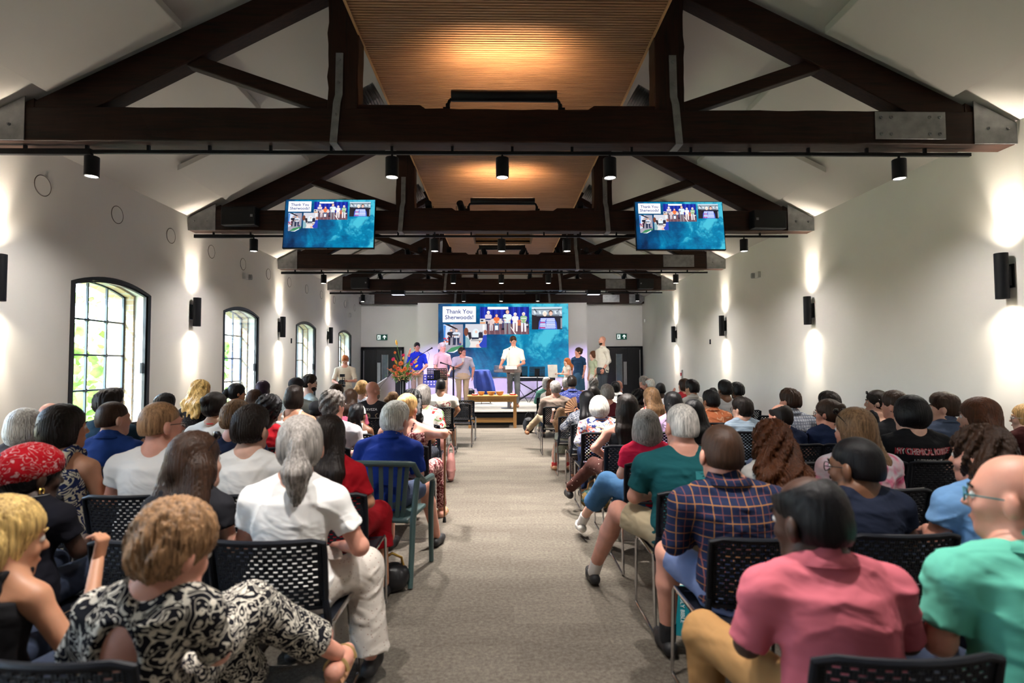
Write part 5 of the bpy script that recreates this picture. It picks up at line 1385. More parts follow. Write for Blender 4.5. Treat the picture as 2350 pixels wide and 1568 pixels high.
def on_back(P_, body, size, mat, x=0.0, z=None, name='shirt_lettering', sx=1.0, part='top', bold=0.0):
    """lettering laid on the back of a garment"""
    rt = P_['root']; z = P_['sh'] - .14 if z is None else z
    bpy.context.view_layer.update()
    g = [c for c in rt.children if c.name.split('.')[0] == part][0]
    bv = BVHTree.FromPolygons([v.co for v in g.data.vertices], [p.vertices for p in g.data.polygons])
    o = text_obj(body, size, mat, g, (0, 0, 0), name=name, bold=bold) if isinstance(body, str) else body(g)
    import bmesh
    bm = bmesh.new(); bm.from_mesh(o.data); bmesh.ops.triangulate(bm, faces=bm.faces)
    bmesh.ops.subdivide_edges(bm, edges=[e for e in bm.edges if e.calc_length() > .012], cuts=2, use_grid_fill=False); bmesh.ops.triangulate(bm, faces=bm.faces)
    cx = x + (P_['Bs'](0, 0, z) - P_['org']).x
    for v in bm.verts:
        p = Vector((v.co.x * sx + cx, -1.5, v.co.y + z)) if isinstance(body, str) else Vector((v.co.x + cx, -1.5, v.co.z + z))
        h = bv.ray_cast(p, Vector((0, 1, 0)))
        v.co = Vector((p.x, (h[0].y if h[0] else -.12) - .0035 - (v.co.z * .5 if isinstance(body, str) else 0), p.z))
    bm.to_mesh(o.data); bm.free(); o.rotation_euler = (0, 0, 0); o.location = (0, 0, 0); o.scale = (1, 1, 1)
    return o
# ================================================================ chairs
def chair_proto():
    t = empty('mesh_chair', (0, 0, 0))
    nx, nz = 47, 33; W_, z0_, z1_ = .205, .50, .765; mb = MB()
    def P(u, v):                                      # shell of the back: bowed, raked
        x = W_ * (2 * u - 1) * (1 + .03 * v); z = z0_ + (z1_ - z0_) * v
        return Vector((x, -.175 - .055 * v - .040 * (1 - (2 * u - 1) ** 2), z))
    for i in range(nx):
        for j in range(nz):
            if j % 2 == 1 and (i + (j // 2) % 2 * 2) % 4 in (1, 2) and 1 < i < nx - 2 and 0 < j < nz - 1: continue
            mb.add([P(i / nx, j / nz), P((i + 1) / nx, j / nz), P((i + 1) / nx, (j + 1) / nz), P(i / nx, (j + 1) / nz)], [(0, 1, 2, 3)])
    o = mb.build('backrest', BLACKP, t, smooth=True); md = o.modifiers.new('s', 'SOLIDIFY'); md.thickness = .005
    pts = [P(u / 12, 1) + Vector((0, 0, .008)) for u in range(13)]; n = len(pts)
    mb = MB().tube([P(0, 0) + Vector((-.006, 0, .0))] + [P(0, v / 5) + Vector((-.010, 0, 0)) for v in range(1, 5)] + [P(0, .97) + Vector((-.008, 0, .004))] + pts[1:-1] + [P(1, .97) + Vector((.008, 0, .004))] + [P(1, v / 5) + Vector((.010, 0, 0)) for v in range(4, 0, -1)] + [P(1, 0) + Vector((.006, 0, 0))], .0115, 8)
    mb.tube([P(u / 12, 0) for u in range(13)], .010, 8); mb.build('back_frame', BLACKP, o, smooth=True)
    for s in (-1, 1): MB().tube([P(0 if s < 0 else 1, .1) + Vector((s * .008, -.002, 0)), Vector((s * .222, -.185, .47)), Vector((s * .225, -.165, .40))], [.013, .016, .014], 8).build('upright', BLACKP, t, smooth=True)
    mb = MB(); rings = []
    for k in range(9):
        y = -.17 + .42 * k / 8; z = .432 - .014 * math.sin(PI * k / 8) - (.02 if k == 8 else 0); rings.append([(x * .225, y + (.0 if abs(x) < 1 else 0), z - .012 * (1 - x * x)) for x in (-1, -.5, 0, .5, 1)] + [(x * .225, y, z - .03) for x in (1, .5, 0, -.5, -1)])
    mb.ring_loft(rings).build('seat', BLACKP, t, smooth=True, bevel=.006)
    for s in (-1, 1):
        x = s * .236
        MB().tube([(x, -.165, .435), (x, -.19, .06), (x, -.195, .018), (x, -.170, .009), (x, .225, .009), (x, .25, .018), (x, .245, .06), (x, .215, .40), (x, .19, .428), (x, -.16, .428)], .0085, 8).build('leg', CHROME, t, smooth=True)
    MB().tube([(-.236, -.165, .43)] + [(.236 * math.sin(R(a)), -.165 - .028 * math.cos(R(a)), .425) for a in range(-75, 76, 15)] + [(.236, -.165, .43)], .0085, 8).build('rear_bar', CHROME, t, smooth=True)
    MB().tube([(-.236, .16, .415), (.236, .16, .415)], .007, 8).build('cross_bar', CHROME, t, smooth=True)
    return t
CHAIR = chair_proto(); USED = [False]
def chair(x, y, rz, label, group='black mesh chairs in rows'):
    o = CHAIR if not USED[0] else copy_tree(CHAIR); USED[0] = True
    o.location = (x, y, 0); o.rotation_euler = (0, 0, rz)
    tag(o, label, 'chair', group); return o
ALLP = {}
def sit(key, k, e, seat=True, cx=0.0, cy=0.0, crot=0.0, **kw):
    kw.setdefault('lean', .05)
    P_ = person(k, e, group='seated congregation', **kw); ALLP[key] = P_; b = P_['org']
    if seat: chair(b.x + cx, b.y + cy, R(crot), 'black mesh-back chair with chrome legs under ' + k)
    return P_
PL = lambda *c: ('plain', tuple(c))
WH = PL(.72, .71, .70); NV = PL(.012, .02, .055); BK = PL(.010, .010, .013); GY = PL(.40, .39, .38)
ROW = [1.70, 2.55, 3.35, 4.2, 5.05, 5.95, 6.8, 7.65, 8.55, 9.4, 10.25, 11.15, 12.05]
hl, hr = 'at far left edge of the photo', ''
# ------------------------------------------------ left block, front of the picture first
sit('L2', 'blonde woman with bare tanned shoulder', 'at the bottom left corner', px=12, top=1135, Y=1.75, style='long', hc='gold', ln=.20, sk='tan', tp=PL(.012, .012, .014), sleeve=0, strap=1, fem=1, hyaw=38, tilt=8, arms={'r': ((.25, .05, .58), (.12, .30, .80), (.15, .1, .9), .9)})
sit('L3', 'short-haired blonde woman in paisley dress', 'in the nearest left row', px=402, top=1152, Y=1.62, style='shaggy', hc='tawny', sk='rosy', tp=('swirl', (.008, .008, .012), (.62, .58, .50), 13, .16), bt=('swirl', (.008, .008, .012), (.62, .58, .50), 17, .18), skirt=.75, sleeve=.95, fem=1, w=1.1, hyaw=30, tilt=20, side=.13, lean=.0, back=1, sandal=1, hs=1.0, knees=[(-.10, .40, .56), (.17, .42, .62)], feet=[(-.10, .42, .10), (.40, .66, .34)], shoe='tan', crot=-6)
sit('L4', 'grey-ponytail woman in white t-shirt', 'in the second left row by the aisle', px=690, top=952, Y=2.55, style='pony', hc='grey', ln=.27, sk='rosy', tp=PL(.84, .83, .82), bt=('dots', (.60, .55, .50), (.30, .16, .13), 60, .16), skirt=.98, sleeve=.62, fem=1, w=1.06, hyaw=-14, tilt=2, hs=1.08, knees=[(-.12, .40, .52), (.26, .26, .50)], feet=[(-.12, .42, .09), (.30, .22, .12)], arms={'r': ((.29, .05, .66), (.16, .26, .60), (-.5, .8, -.1))}, side=.02)
sit('L5', 'woman with very long brown hair', 'in the second left row', px=452, top=988, Y=2.62, style='long', hc='brown', ln=.52, sk='fair', tp=PL(.02, .02, .025), fem=1, hyaw=22, lean=.10, hs=1.07, w=.95, roll=-6, hat='shades')
sit('L1', 'dark-skinned woman in red bandana', 'at the left edge, second row', px=82, top=1020, Y=2.55, style='bun', hc='black', sk='dark', tp=PL(.010, .010, .016), fem=1, w=1.05, hyaw=30, tilt=8, sleeve=.6, hs=1.0)
sit('L8', 'long dark-haired woman in red dress', 'in the third left row', px=757, top=950, Y=3.35, style='long', hc='dark', ln=.36, sk='tan', tp=PL(.30, .004, .010), bt=PL(.28, .004, .010), skirt=.5, fem=1, hyaw=5, side=-.06, w=.95, sleeve=.8, shoe='black', hs=1.02, knees=[(-.1, .44, .5), (.15, .42, .5)], feet=[(-.1, .5, .09), (.20, .36, .09)])
sit('L7', 'dark-haired young man in white t-shirt', 'in the third left row', px=578, top=930, Y=3.35, style='short', hc='dark', sk='fair', tp=PL(.66, .65, .63), hyaw=12, w=1.05, hs=1.05)
sit('L6', 'crew-cut man with glasses, white t-shirt', 'in the third left row', px=373, top=918, Y=3.35, style='buzz', hc='tawny', sk='rosy', tp=PL(.68, .67, .66), hyaw=38, w=1.15, glasses='black', hs=1.08)
sit('L9', 'dark-bobbed woman in navy-patterned sleeveless top', 'in the third left row', px=150, top=926, Y=3.35, style='bob', hc='dark', sk='tan', tp=('swirl', (.62, .58, .46), (.02, .03, .10), 9, .24), sleeve=0, strap=2, fem=1, hyaw=36, w=1.08, hs=1.06)
sit('L34', 'white-haired man in royal blue shirt', 'in a green armchair by the aisle', seat=False, px=909, top=921, Y=4.25, style='short', hc='white', sk='rosy', tp=PL(.015, .045, .30), bt=PL(.06, .08, .14), legs='short', sleeve=.95, yaw=10, hyaw=28, w=1.16, side=.09, lean=.16, collar=1, knees=[(-.1, .44, .5), (.20, .44, .52)], feet=[(-.1, .5, .09), (.24, .62, .09)], hs=1.06, shoe='black', res=.012)
sit('L18', 'short-haired man in navy t-shirt', 'in the fourth left row', px=543, top=919, Y=4.2, style='short', hc='light', sk='rosy', tp=NV, hyaw=18, w=1.05)
sit('L10', 'short-haired man in blue and navy polo', 'in the fourth left row', px=263, top=918, Y=4.2, style='buzz', hc='brown', sk='fair', tp=PL(.010, .035, .16), hyaw=32, w=1.08, collar=1, hs=1.04)
sit('L11', 'platinum-haired woman by the left wall', '', px=62, top=936, Y=4.2, style='bob', hc='white', sk='fair', tp=PL(.05, .04, .04), fem=1, hyaw=10, hs=1.1)
sit('L27', 'curly grey-haired man in white shirt', 'in the fifth left row', px=765, top=897, Y=5.05, style='curly', hc='salt', sk='rosy', tp=PL(.66, .64, .68), hyaw=30, glasses='brown', w=1.12, collar=1)
sit('L35', 'blonde woman resting on walking stick', 'at the aisle, left block', px=936, top=902, Y=5.15, style='bun', hc='blond', ln=.2, sk='rosy', tp=('blots', (.10, .015, .02), (.50, .30, .28), 40, .52), bt=('blots', (.10, .015, .02), (.50, .30, .28), 40, .52), sleeve=0, strap=1, fem=1, w=1.3, yaw=6, hyaw=24, arms={'r': ((.34, -.02, .85), (.31, .20, .85), (-.1, .9, -.1), .9), 'l': ((-.26, .04, .76), (-.05, .26, .70), (.3, .9, 0))}, knees=[(-.1, .44, .5), (.17, .42, .5)], feet=[(-.1, .5, .09), (.21, .50, .09)], shoe='tan', sandal=1, lean=.08)
sit('L17', 'dark-haired woman in pale grey t-shirt', 'with red lanyard, fifth left row', px=496, top=899, Y=5.05, style='bun', hc='dark', sk='olive', tp=PL(.58, .57, .54), fem=1, hyaw=24, w=1.1)
sit('L22', 'curly black-haired child in red top', 'in the fifth left row', px=620, top=912, Y=5.05, style='afro', hc='black', sk='dark', tp=PL(.50, .01, .02), hs=.86, hyaw=15)
sit('L14', 'dark-haired man in dark teal shirt', 'against the nearest window', px=252, top=892, Y=5.05, style='quiff', hc='dark', sk='tan', tp=PL(.012, .035, .06), hyaw=42, glasses='silver', w=1.1, arms={'r': ((.27, .14, .74), (.22, .34, .66), (.3, .9, 0))})
sit('L12', 'bald man by the left wall', '', px=118, top=924, Y=5.05, style='bald', sk='rosy', tp=GY)
sit('L15', 'dark-haired man in light grey top', 'below the nearest window sill', px=380, top=903, Y=5.95, style='short', hc='black', sk='tan', tp=PL(.42, .41, .40), hyaw=15)
sit('L24', 'dark-bobbed woman in white strappy top', 'in the sixth left row', px=677, top=883, Y=5.95, style='bob', hc='dark', sk='tan', tp=PL(.66, .63, .58), sleeve=0, strap=1, fem=1, w=1.1, hyaw=5)
sit('L30', 'small girl with black hair and white headband', 'sixth left row', px=822, top=925, Y=5.95, style='braids', hc='black', ln=.12, sk='brown', tp=PL(.6, .55, .5), sleeve=0, strap=1, fem=1, hs=.92, hyaw=20)
sit('L36', 'woman with long dark curls', 'in the sixth left row at the aisle', px=947, top=893, Y=5.95, style='curlylong', hc='black', ln=.26, sk='brown', tp=PL(.62, .60, .58), fem=1, hyaw=18, bt=('dots', (.02, .022, .03), (.12, .13, .15), 70, .2), feet=[None, (.24, .52, .09)], knees=[None, (.17, .42, .5)], shoe='white')
sit('L16', 'woman with long wavy golden hair', 'standing out against left wall', px=462, top=871, Y=6.8, style='wavy', hc='gold', ln=.26, sk='fair', tp=('dots', (.012, .011, .013), (.10, .09, .09), 45, .2), fem=1, hyaw=26, hs=1.08)
sit('L20', 'brown-haired woman beside second window', '', px=586, top=893, Y=6.8, style='long', hc='brown', ln=.14, sk='fair', tp=BK, fem=1, hyaw=10)
sit('L26', 'child in dark navy cap', 'in the seventh left row', px=727, top=920, Y=6.8, style='buzz', hc='black', sk='dark', tp=NV, hs=.9, hat='cap')
sit('L29', 'girl with straight brown hair in pink top', 'seventh left row', px=805, top=892, Y=6.8, style='long', hc='brown', ln=.18, sk='fair', tp=PL(.55, .12, .2), fem=1, hs=.95, hyaw=12)
sit('L37', 'grey-bobbed woman in red-flowered white blouse', 'aisle seat', px=972, top=881, Y=6.8, style='bob', hc='grey', sk='brown', tp=('blots', (.68, .64, .58), (.50, .03, .03), (.20, .32, .14), 11, .56), fem=1, hyaw=14, sleeve=.9, w=1.12, bt=PL(.5, .25, .22), skirt=.9)
sit('L19', 'woman with low black ponytail', 'in profile before second window', px=545, top=879, Y=7.65, style='pony', hc='black', ln=.12, sk='tan', tp=PL(.5, .45, .42), fem=1, hyaw=55)
sit('L23', 'person in black cap and grey-green t-shirt', 'eighth left row', px=681, top=867, Y=7.65, style='buzz', hc='black', sk='brown', tp=PL(.30, .32, .29), hat='cap', w=1.15, hyaw=15)
sit('L28', 'dark brown-haired man', 'in the eighth left row behind curly grey head', px=773, top=882, Y=7.65, style='short', hc='brown', sk='fair', tp=NV, hyaw=15)
sit('L32', 'bald man with black lettered t-shirt', 'in the eighth left row', px=856, top=875, Y=7.65, style='bald', sk='rosy', tp=PL(.010, .010, .013), hyaw=38, w=1.2, glasses='silver', beard='salt')
sit('L21', 'person with purple-black braids', 'before the second window', px=605, top=873, Y=8.55, style='bob', hc='purple', sk='dark', tp=PL(.04, .09, .22), fem=1, hyaw=35)
sit('L25', 'bearded man in pale blue t-shirt', 'in profile at the third window', px=711, top=859, Y=8.55, style='short', hc='dark', sk='fair', tp=PL(.38, .47, .48), yaw=50, hyaw=75, glasses='brown', beard='dark')
sit('L31', 'blonde-ponytail woman in patterned top', 'ninth left row', px=832, top=872, Y=8.55, style='pony', hc='blond', ln=.10, sk='fair', tp=('dots', (.55, .55, .58), (.03, .03, .06), 40, .3), fem=1, hyaw=22)
sit('L33', 'small light-haired girl with ponytail', 'ninth left row', px=903, top=898, Y=8.55, style='pony', hc='light', ln=.08, sk='fair', tp=PL(.5, .4, .4), fem=1, hs=.86, hyaw=40)
sit('L38', 'dark-haired man in beige t-shirt', 'at the aisle near the stage', px=1012, top=868, Y=9.4, style='buzz', hc='black', sk='olive', tp=PL(.60, .56, .48), bt=BK, legs='short', hyaw=6, w=1.2, sleeve=.7, arms={'r': ((.28, .02, .72), (.20, .22, .60), (-.3, .9, 0))}, feet=[None, (.20, .46, .09)])
# ------------------------------------------------ right block
sit('R19', 'balding dark-skinned man in salmon pink shirt', 'in the nearest right row', px=1855, top=1082, Y=1.66, style='ring', hc='black', sk='dark', tp=PL(.50, .12, .155), bt=PL(.33, .18, .07), side=-.045, w=1.2, sleeve=.98, collar=1, tilt=8, knees=[(-.27, .36, .56), (.14, .42, .5)], feet=[(-.25, .36, .09), None], lean=.08, hyaw=-24, hs=1.06, shoulders=.96)
sit('R26', 'bald man with teal glasses and mint polo', 'at right edge', px=2320, top=1040, Y=1.66, style='bald', sk='rosy', tp=PL(.13, .50, .38), w=1.32, sleeve=.8, collar=1, hyaw=-42, glasses='teal', lean=.06, hs=1.06)
sit('R17', 'brown-haired man in navy plaid shirt', 'in the second right row', px=1652, top=968, Y=2.52, style='buzz', hc='brown', sk='rosy', tp=('plaid', (.012, .018, .05), (.34, .15, .045), (.22, .07, .05), 15, .06), bt=PL(.14, .18, .32), legs='short', w=1.2, sleeve=1.6, collar=1, knees=[(-.22, .36, .53), (.14, .42, .5)], feet=[(-.20, .44, .10), None], hyaw=-4, lean=.05, side=-.06, sock='black', hs=1.06)
sit('R20', 'black-haired man in dark navy t-shirt', 'in the second right row', px=1960, top=998, Y=2.55, style='buzz', hc='black', sk='brown', tp=PL(.010, .014, .030), w=1.12, hyaw=-32, beard='black', glasses='black', tilt=4, hs=1.08)
sit('R25', 'curly brown-haired woman in light blue shirt', 'in the second right row', px=2247, top=976, Y=2.55, style='curlylong', hc='brown', ln=.24, sk='rosy', tp=PL(.20, .40, .72), fem=1, w=1.22, hyaw=-30, sleeve=.62, hs=1.06)
sit('R16', 'white-haired man in dark teal t-shirt', 'at the aisle, third right row', px=1562, top=922, Y=3.32, style='buzz', hc='silver', sk='rosy', tp=PL(.008, .075, .085), bt=PL(.42, .34, .22), legs='short', sleeve=.75, w=1.26, hyaw=-12, glasses='silver', knees=[(-.34, .24, .56), (.12, .42, .5)], feet=[(-.44, .56, .10), None], sock='white', hs=1.08)
sit('R18', 'woman with long auburn curls', 'in the third right row', px=1768, top=963, Y=3.35, style='curlylong', hc='auburn', ln=.30, sk='fair', tp=PL(.62, .60, .58), fem=1, hyaw=-6, hs=1.08)
sit('R21', 'long light-brown-haired woman in pink tie-dye', 'third right row', px=1958, top=934, Y=3.35, style='long', hc='light', ln=.34, sk='rosy', tp=('soft', (.66, .40, .45), (.60, .08, .20), (.55, .50, .55), 9, .52), fem=1, hyaw=-24, w=1.2, sleeve=.8, hat='shades', hs=1.04)
sit('R15', 'silver-bobbed woman in cerise top', 'in the fourth right row by the aisle', px=1482, top=939, Y=4.2, style='bob', hc='grey', sk='fair', tp=PL(.62, .015, .06), bt=PL(.05, .14, .28), skirt=.55, sleeve=.7, fem=1, w=1.05, hyaw=4, knees=[(-.24, .34, .53), (.10, .42, .5)], feet=[(-.40, .66, .15), None], shoe='white', sock='white', hs=1.1)
sit('R22', 'black-bobbed person in black band t-shirt', 'in the fourth right row', px=2087, top=906, Y=4.2, style='bowl', hc='black', sk='fair', tp=PL(.008, .008, .010), w=1.15, hyaw=-8, hs=1.12)
sit('R24', 'woman with long auburn hair', 'in spotted white top by the right wall', px=2243, top=911, Y=4.2, style='long', hc='auburn', ln=.22, sk='fair', tp=('dots', (.62, .56, .46), (.05, .04, .04), 22, .18), fem=1, hyaw=-40, hs=1.15)
sit('R14', 'long dark-haired woman in black tank top', 'fifth right row by the aisle', px=1438, top=903, Y=5.05, style='long', hc='dark', ln=.32, sk='rosy', tp=PL(.008, .008, .010), bt=('dots', (.06, .022, .018), (.6, .5, .45), 24, .13), sleeve=0, strap=2, fem=1, w=1.08, hyaw=-3, side=.03, arms={'l': ((-.27, .0, .72), (-.12, .25, .60), (.3, .9, 0))}, knees=[(-.22, .36, .52), (.1, .42, .5)], feet=[(-.42, .62, .24), None], roll=0, hat='shades', hs=1.08)
sit('R44', 'black-haired woman in white blouse', 'in the fifth right row', px=1590, top=916, Y=5.05, style='long', hc='black', ln=.28, sk='tan', tp=PL(.6, .62, .68), fem=1, hyaw=-8)
sit('R30', 'bald-crowned man in navy t-shirt', 'in the fifth right row', px=1789, top=924, Y=5.05, style='ring', hc='dark', sk='rosy', tp=NV, hyaw=-30, w=1.05)
sit('R28', 'brown-haired woman in navy jumper', 'in the fifth right row', px=1898, top=915, Y=5.05, style='bun', hc='brown', sk='rosy', tp=NV, fem=1, hyaw=-42, glasses='brown', w=1.1)
sit('R27b', 'brown-haired man in black t-shirt', 'in the fifth right row', px=2052, top=897, Y=5.05, style='short', hc='brown', sk='rosy', tp=PL(.03, .03, .034), hyaw=-35, w=1.05)
sit('R23', 'brown-haired man in slate blue polo', 'near the right wall', px=2164, top=901, Y=5.05, style='short', hc='brown', sk='fair', tp=PL(.06, .08, .13), hyaw=-50, collar=1, w=1.05, hs=1.05)
sit('R47', 'pale-haired person in maroon top', 'at the right edge', px=2352, top=926, Y=5.05, style='bob', hc='blond', sk='fair', tp=PL(.06, .015, .015), hyaw=-50, glasses='silver')
sit('R12', 'short white-blonde woman in multicoloured blouse', 'sixth right row', px=1374, top=907, Y=5.95, style='bowl', hc='white', sk='tan', tp=('blots', (.50, .52, .66), (.02, .03, .12), (.62, .16, .12), (.62, .58, .36), 17, .55), fem=1, w=1.18, sleeve=1.7, hyaw=-2, bt=NV, hs=1.04)
sit('R43', 'black-haired woman in lilac top', 'in the sixth right row', px=1542, top=898, Y=5.95, style='long', hc='black', ln=.26, sk='tan', tp=PL(.50, .32, .55), fem=1, hyaw=-18)
sit('R32', 'dark-haired boy with glasses, blue-grey striped t-shirt', 'sixth right row', px=1702, top=911, Y=5.95, style='short', hc='dark', sk='fair', tp=('stripe', (.30, .38, .46), (.24, .31, .40), 45), hyaw=-32, glasses='black')
sit('R31', 'spiky dark-haired man in gingham shirt', 'sixth right row', px=1811, top=892, Y=5.95, style='spiky', hc='brown', sk='rosy', tp=('gingham', (.62, .64, .68), (.03, .05, .12), (.20, .24, .34), 34, .26), hyaw=-32, collar=1, w=1.12)
sit('R29', 'dark-haired man in bright teal shirt', 'in the sixth right row', px=1901, top=898, Y=5.95, style='short', hc='dark', sk='fair', tp=PL(.01, .12, .20), hyaw=-30)
sit('R27a', 'dark-haired woman in profile by the right wall', '', px=2010, top=895, Y=5.95, style='bun', hc='dark', sk='fair', tp=BK, fem=1, hyaw=-62, hat='shades', sleeve=0, strap=2)
sit('R11', 'long black-haired woman in geometric print', 'waving a fan, seventh right row', px=1346, top=896, Y=6.8, style='long', hc='black', ln=.34, sk='tan', tp=('swirl', (.03, .04, .07), (.36, .36, .38), 20, .2), fem=1, w=1.15, sleeve=1.4, hyaw=-15, bt=('swirl', (.25, .20, .17), (.06, .04, .04), 26, .2), arms={'l': ((-.27, .08, .70), (-.12, .28, .83), (.1, .2, .6), .8)})
sit('R40', 'long blonde woman in red-and-white print', 'seventh right row', px=1493, top=888, Y=6.8, style='long', hc='light', ln=.24, sk='fair', tp=('blots', (.62, .52, .46), (.42, .03, .02), 20, .5), fem=1, hyaw=-25)
sit('R33', 'black-haired man in orange floral shirt', 'seventh right row', px=1630, top=895, Y=6.8, style='short', hc='black', sk='olive', tp=('blots', (.52, .16, .07), (.66, .36, .22), 14, .60), w=1.15, hyaw=-20, collar=1)
sit('R8', 'grey-haired man in maroon shirt', 'in the eighth right row', px=1393, top=882, Y=7.65, style='short', hc='grey', sk='rosy', tp=PL(.07, .008, .012), hyaw=-5, w=1.1)
sit('R45', 'black-haired person in red top', 'in the eighth right row', px=1466, top=897, Y=7.65, style='afro', hc='black', sk='dark', tp=PL(.35, .01, .02), hs=.85)
sit('R34', 'black-haired man in pale grey t-shirt', 'eighth right row', px=1663, top=872, Y=7.65, style='short', hc='black', sk='brown', tp=PL(.42, .42, .42), hyaw=-15, w=1.05)
sit('R7', 'dark-haired head bent forward', 'in the ninth right row', px=1362, top=886, Y=8.55, style='bowl', hc='dark', sk='fair', tp=PL(.05, .04, .04), tilt=18, fem=1)
sit('R36', 'thinning black-haired man in white shirt', 'ninth right row', px=1587, top=871, Y=8.55, style='short', hc='black', sk='tan', tp=PL(.6, .58, .55), hyaw=-35, collar=1)
sit('R35', 'black-haired person in dark floral shirt', 'ninth right row by the wall', px=1691, top=877, Y=8.55, style='short', hc='black', sk='brown', tp=('dots', (.02, .02, .03), (.3, .2, .15), 30, .2), hyaw=-20)
sit('R3', 'grey-haired man in taupe jacket', 'with crossed legs at the aisle', px=1274, top=874, Y=9.4, style='short', hc='grey', sk='rosy', tp=PL(.20, .15, .12), bt=PL(.34, .26, .17), sleeve=1.9, hyaw=-14, glasses='brown', w=1.15, knees=[(-.22, .36, .58), None], feet=[(-.44, .50, .34), None], shoe='brown')
sit('R39', 'dark-skinned person in white shirt', 'tenth right row', px=1515, top=877, Y=9.4, style='buzz', hc='black', sk='dark', tp=PL(.62, .62, .66), hs=1.0)
sit('R4', 'dark-haired man in blue dotted shirt', 'eleventh right row', px=1312, top=862, Y=10.25, style='short', hc='dark', sk='fair', tp=('dots', (.03, .04, .16), (.28, .30, .5), 34, .26), w=1.1, hyaw=3, collar=1)
sit('R9', 'dark-haired woman in white scarf', 'in the eleventh right row', px=1412, top=875, Y=10.25, style='bun', hc='black', sk='tan', tp=PL(.62, .58, .52), fem=1, hyaw=10, sleeve=1.5)
sit('R38', 'brown-haired woman with hand raised to face', '', px=1569, top=868, Y=10.25, style='bob', hc='brown', sk='rosy', tp=PL(.35, .02, .03), fem=1, hyaw=-40, arms={'l': ((-.24, .1, .80), (-.14, .16, 1.0), (.2, .2, .8), .8)})
sit('R37', 'child with black hair by the right wall', '', px=1636, top=890, Y=10.25, style='short', hc='black', sk='olive', tp=PL(.3, .05, .05), hs=.85)
sit('R2', 'woman with long chestnut hair', 'in the twelfth right row', px=1264, top=870, Y=11.15, style='long', hc='auburn', ln=.3, sk='fair', tp=PL(.5, .45, .4), fem=1, hyaw=-12)
sit('R10', 'bald man in black', 'in the twelfth right row', px=1419, top=873, Y=11.15, style='bald', sk='rosy', tp=BK, hyaw=-8)
sit('R41', 'white-haired elderly man', 'in the twelfth right row', px=1491, top=867, Y=11.15, style='ring', hc='white', sk='rosy', tp=PL(.3, .05, .06), hyaw=-20)
sit('R1', 'grey-haired person in sea-green shirt', 'in the front right row', px=1254, top=865, Y=12.05, style='bob', hc='silver', sk='fair', tp=PL(.10, .26, .20), bt=PL(.22, .30, .22), sleeve=1.6, hyaw=-6)
sit('R5', 'grey-haired head half hidden', 'in the front right row', px=1299, top=868, Y=12.05, style='short', hc='silver', sk='rosy', tp=NV)
sit('R6', 'curly grey-haired person', 'in the front right row', px=1362, top=868, Y=12.05, style='curly', hc='grey', sk='fair', tp=GY)
sit('R42', 'grey-haired man in profile', 'in the front right row', px=1477, top=863, Y=12.05, style='short', hc='grey', sk='rosy', tp=PL(.2, .03, .04), hyaw=-40)
# ------------------------------------------------ empty chairs
for x, y, lab in ((2.0, 4.12, 'fourth right row, left of the band t-shirt'), (2.5, 4.12, 'fourth right row, next to the band t-shirt'), (3.5, 7.6, 'eighth right row near the wall'), (4.0, 7.6, 'eighth right row against the wall'),
                  (-3.0, 5.0, 'fifth left row under the first window'), (-.80, 11.1, 'at the aisle, left block, nearest the table'), (-.82, 10.2, 'at the aisle, left block, ahead of beige t-shirt'), (-1.15, 7.62, 'eighth left row by the aisle'), (-1.12, 8.5, 'ninth left row by the aisle'),
                  (1.0, 8.5, 'ninth right row by the aisle'), (.9, 7.62, 'eighth right row, girl behind it'), (1.45, 9.33, 'tenth right row beside the taupe jacket'), (-1.35, 4.15, 'fourth left row beside the green armchair')):
    chair(x, y, 0, 'empty black mesh-back chair, ' + lab)
# ------------------------------------------------ green slatted armchair
def garden_chair(x, y, rz):
    G = M('sage_green_plastic', (.055, .105, .105), .45, var=.05)
    t = empty('garden_armchair', (x, y, 0), rz, 'sage green slatted plastic armchair under the man in royal blue shirt', 'chair')
    arc = [Vector((.27 * math.sin(R(a)), -.23 + .09 * (1 - math.cos(R(a))) * 1.2, .80 - .02 * (1 - math.cos(R(a))))) for a in range(-80, 81, 10)]
    MB().tube([Vector((-.30, .02, .64))] + [Vector((-.295, -.10, .70))] + arc + [Vector((.295, -.10, .70)), Vector((.30, .02, .64))], .020, 10).build('top_rail', G, t, smooth=True)
    for i in range(9):
        a = -62 + i * 15.5; p = Vector((.27 * math.sin(R(a)), -.23 + .108 * (1 - math.cos(R(a))), .79)); q = Vector((.22 * math.sin(R(a)), -.17 + .06 * (1 - math.cos(R(a))), .43))
        MB().beam(p, q, .030, .010, (0, 1, 0)).build('back_slat', G, t, bevel=.003)
    MB().box(-.25, .25, -.19, .26, .40, .43).build('seat', G, t, bevel=.012)
    for s in (-1, 1):
        MB().tube([(s * .30, .0, .645), (s * .30, .22, .635), (s * .295, .26, .60)], [.02, .024, .02], 10).build('armrest', G, t, smooth=True)
        MB().tube([(s * .29, -.12, .69), (s * .285, -.20, .42), (s * .285, -.255, .008)], [.020, .020, .017], 10).build('leg', G, t, smooth=True)
        MB().tube([(s * .295, .26, .61), (s * .285, .25, .40), (s * .285, .27, .008)], [.020, .020, .017], 10).build('leg', G, t, smooth=True)
b = ALLP['L34']['org']; garden_chair(b.x + .03, b.y - .02, R(-8))
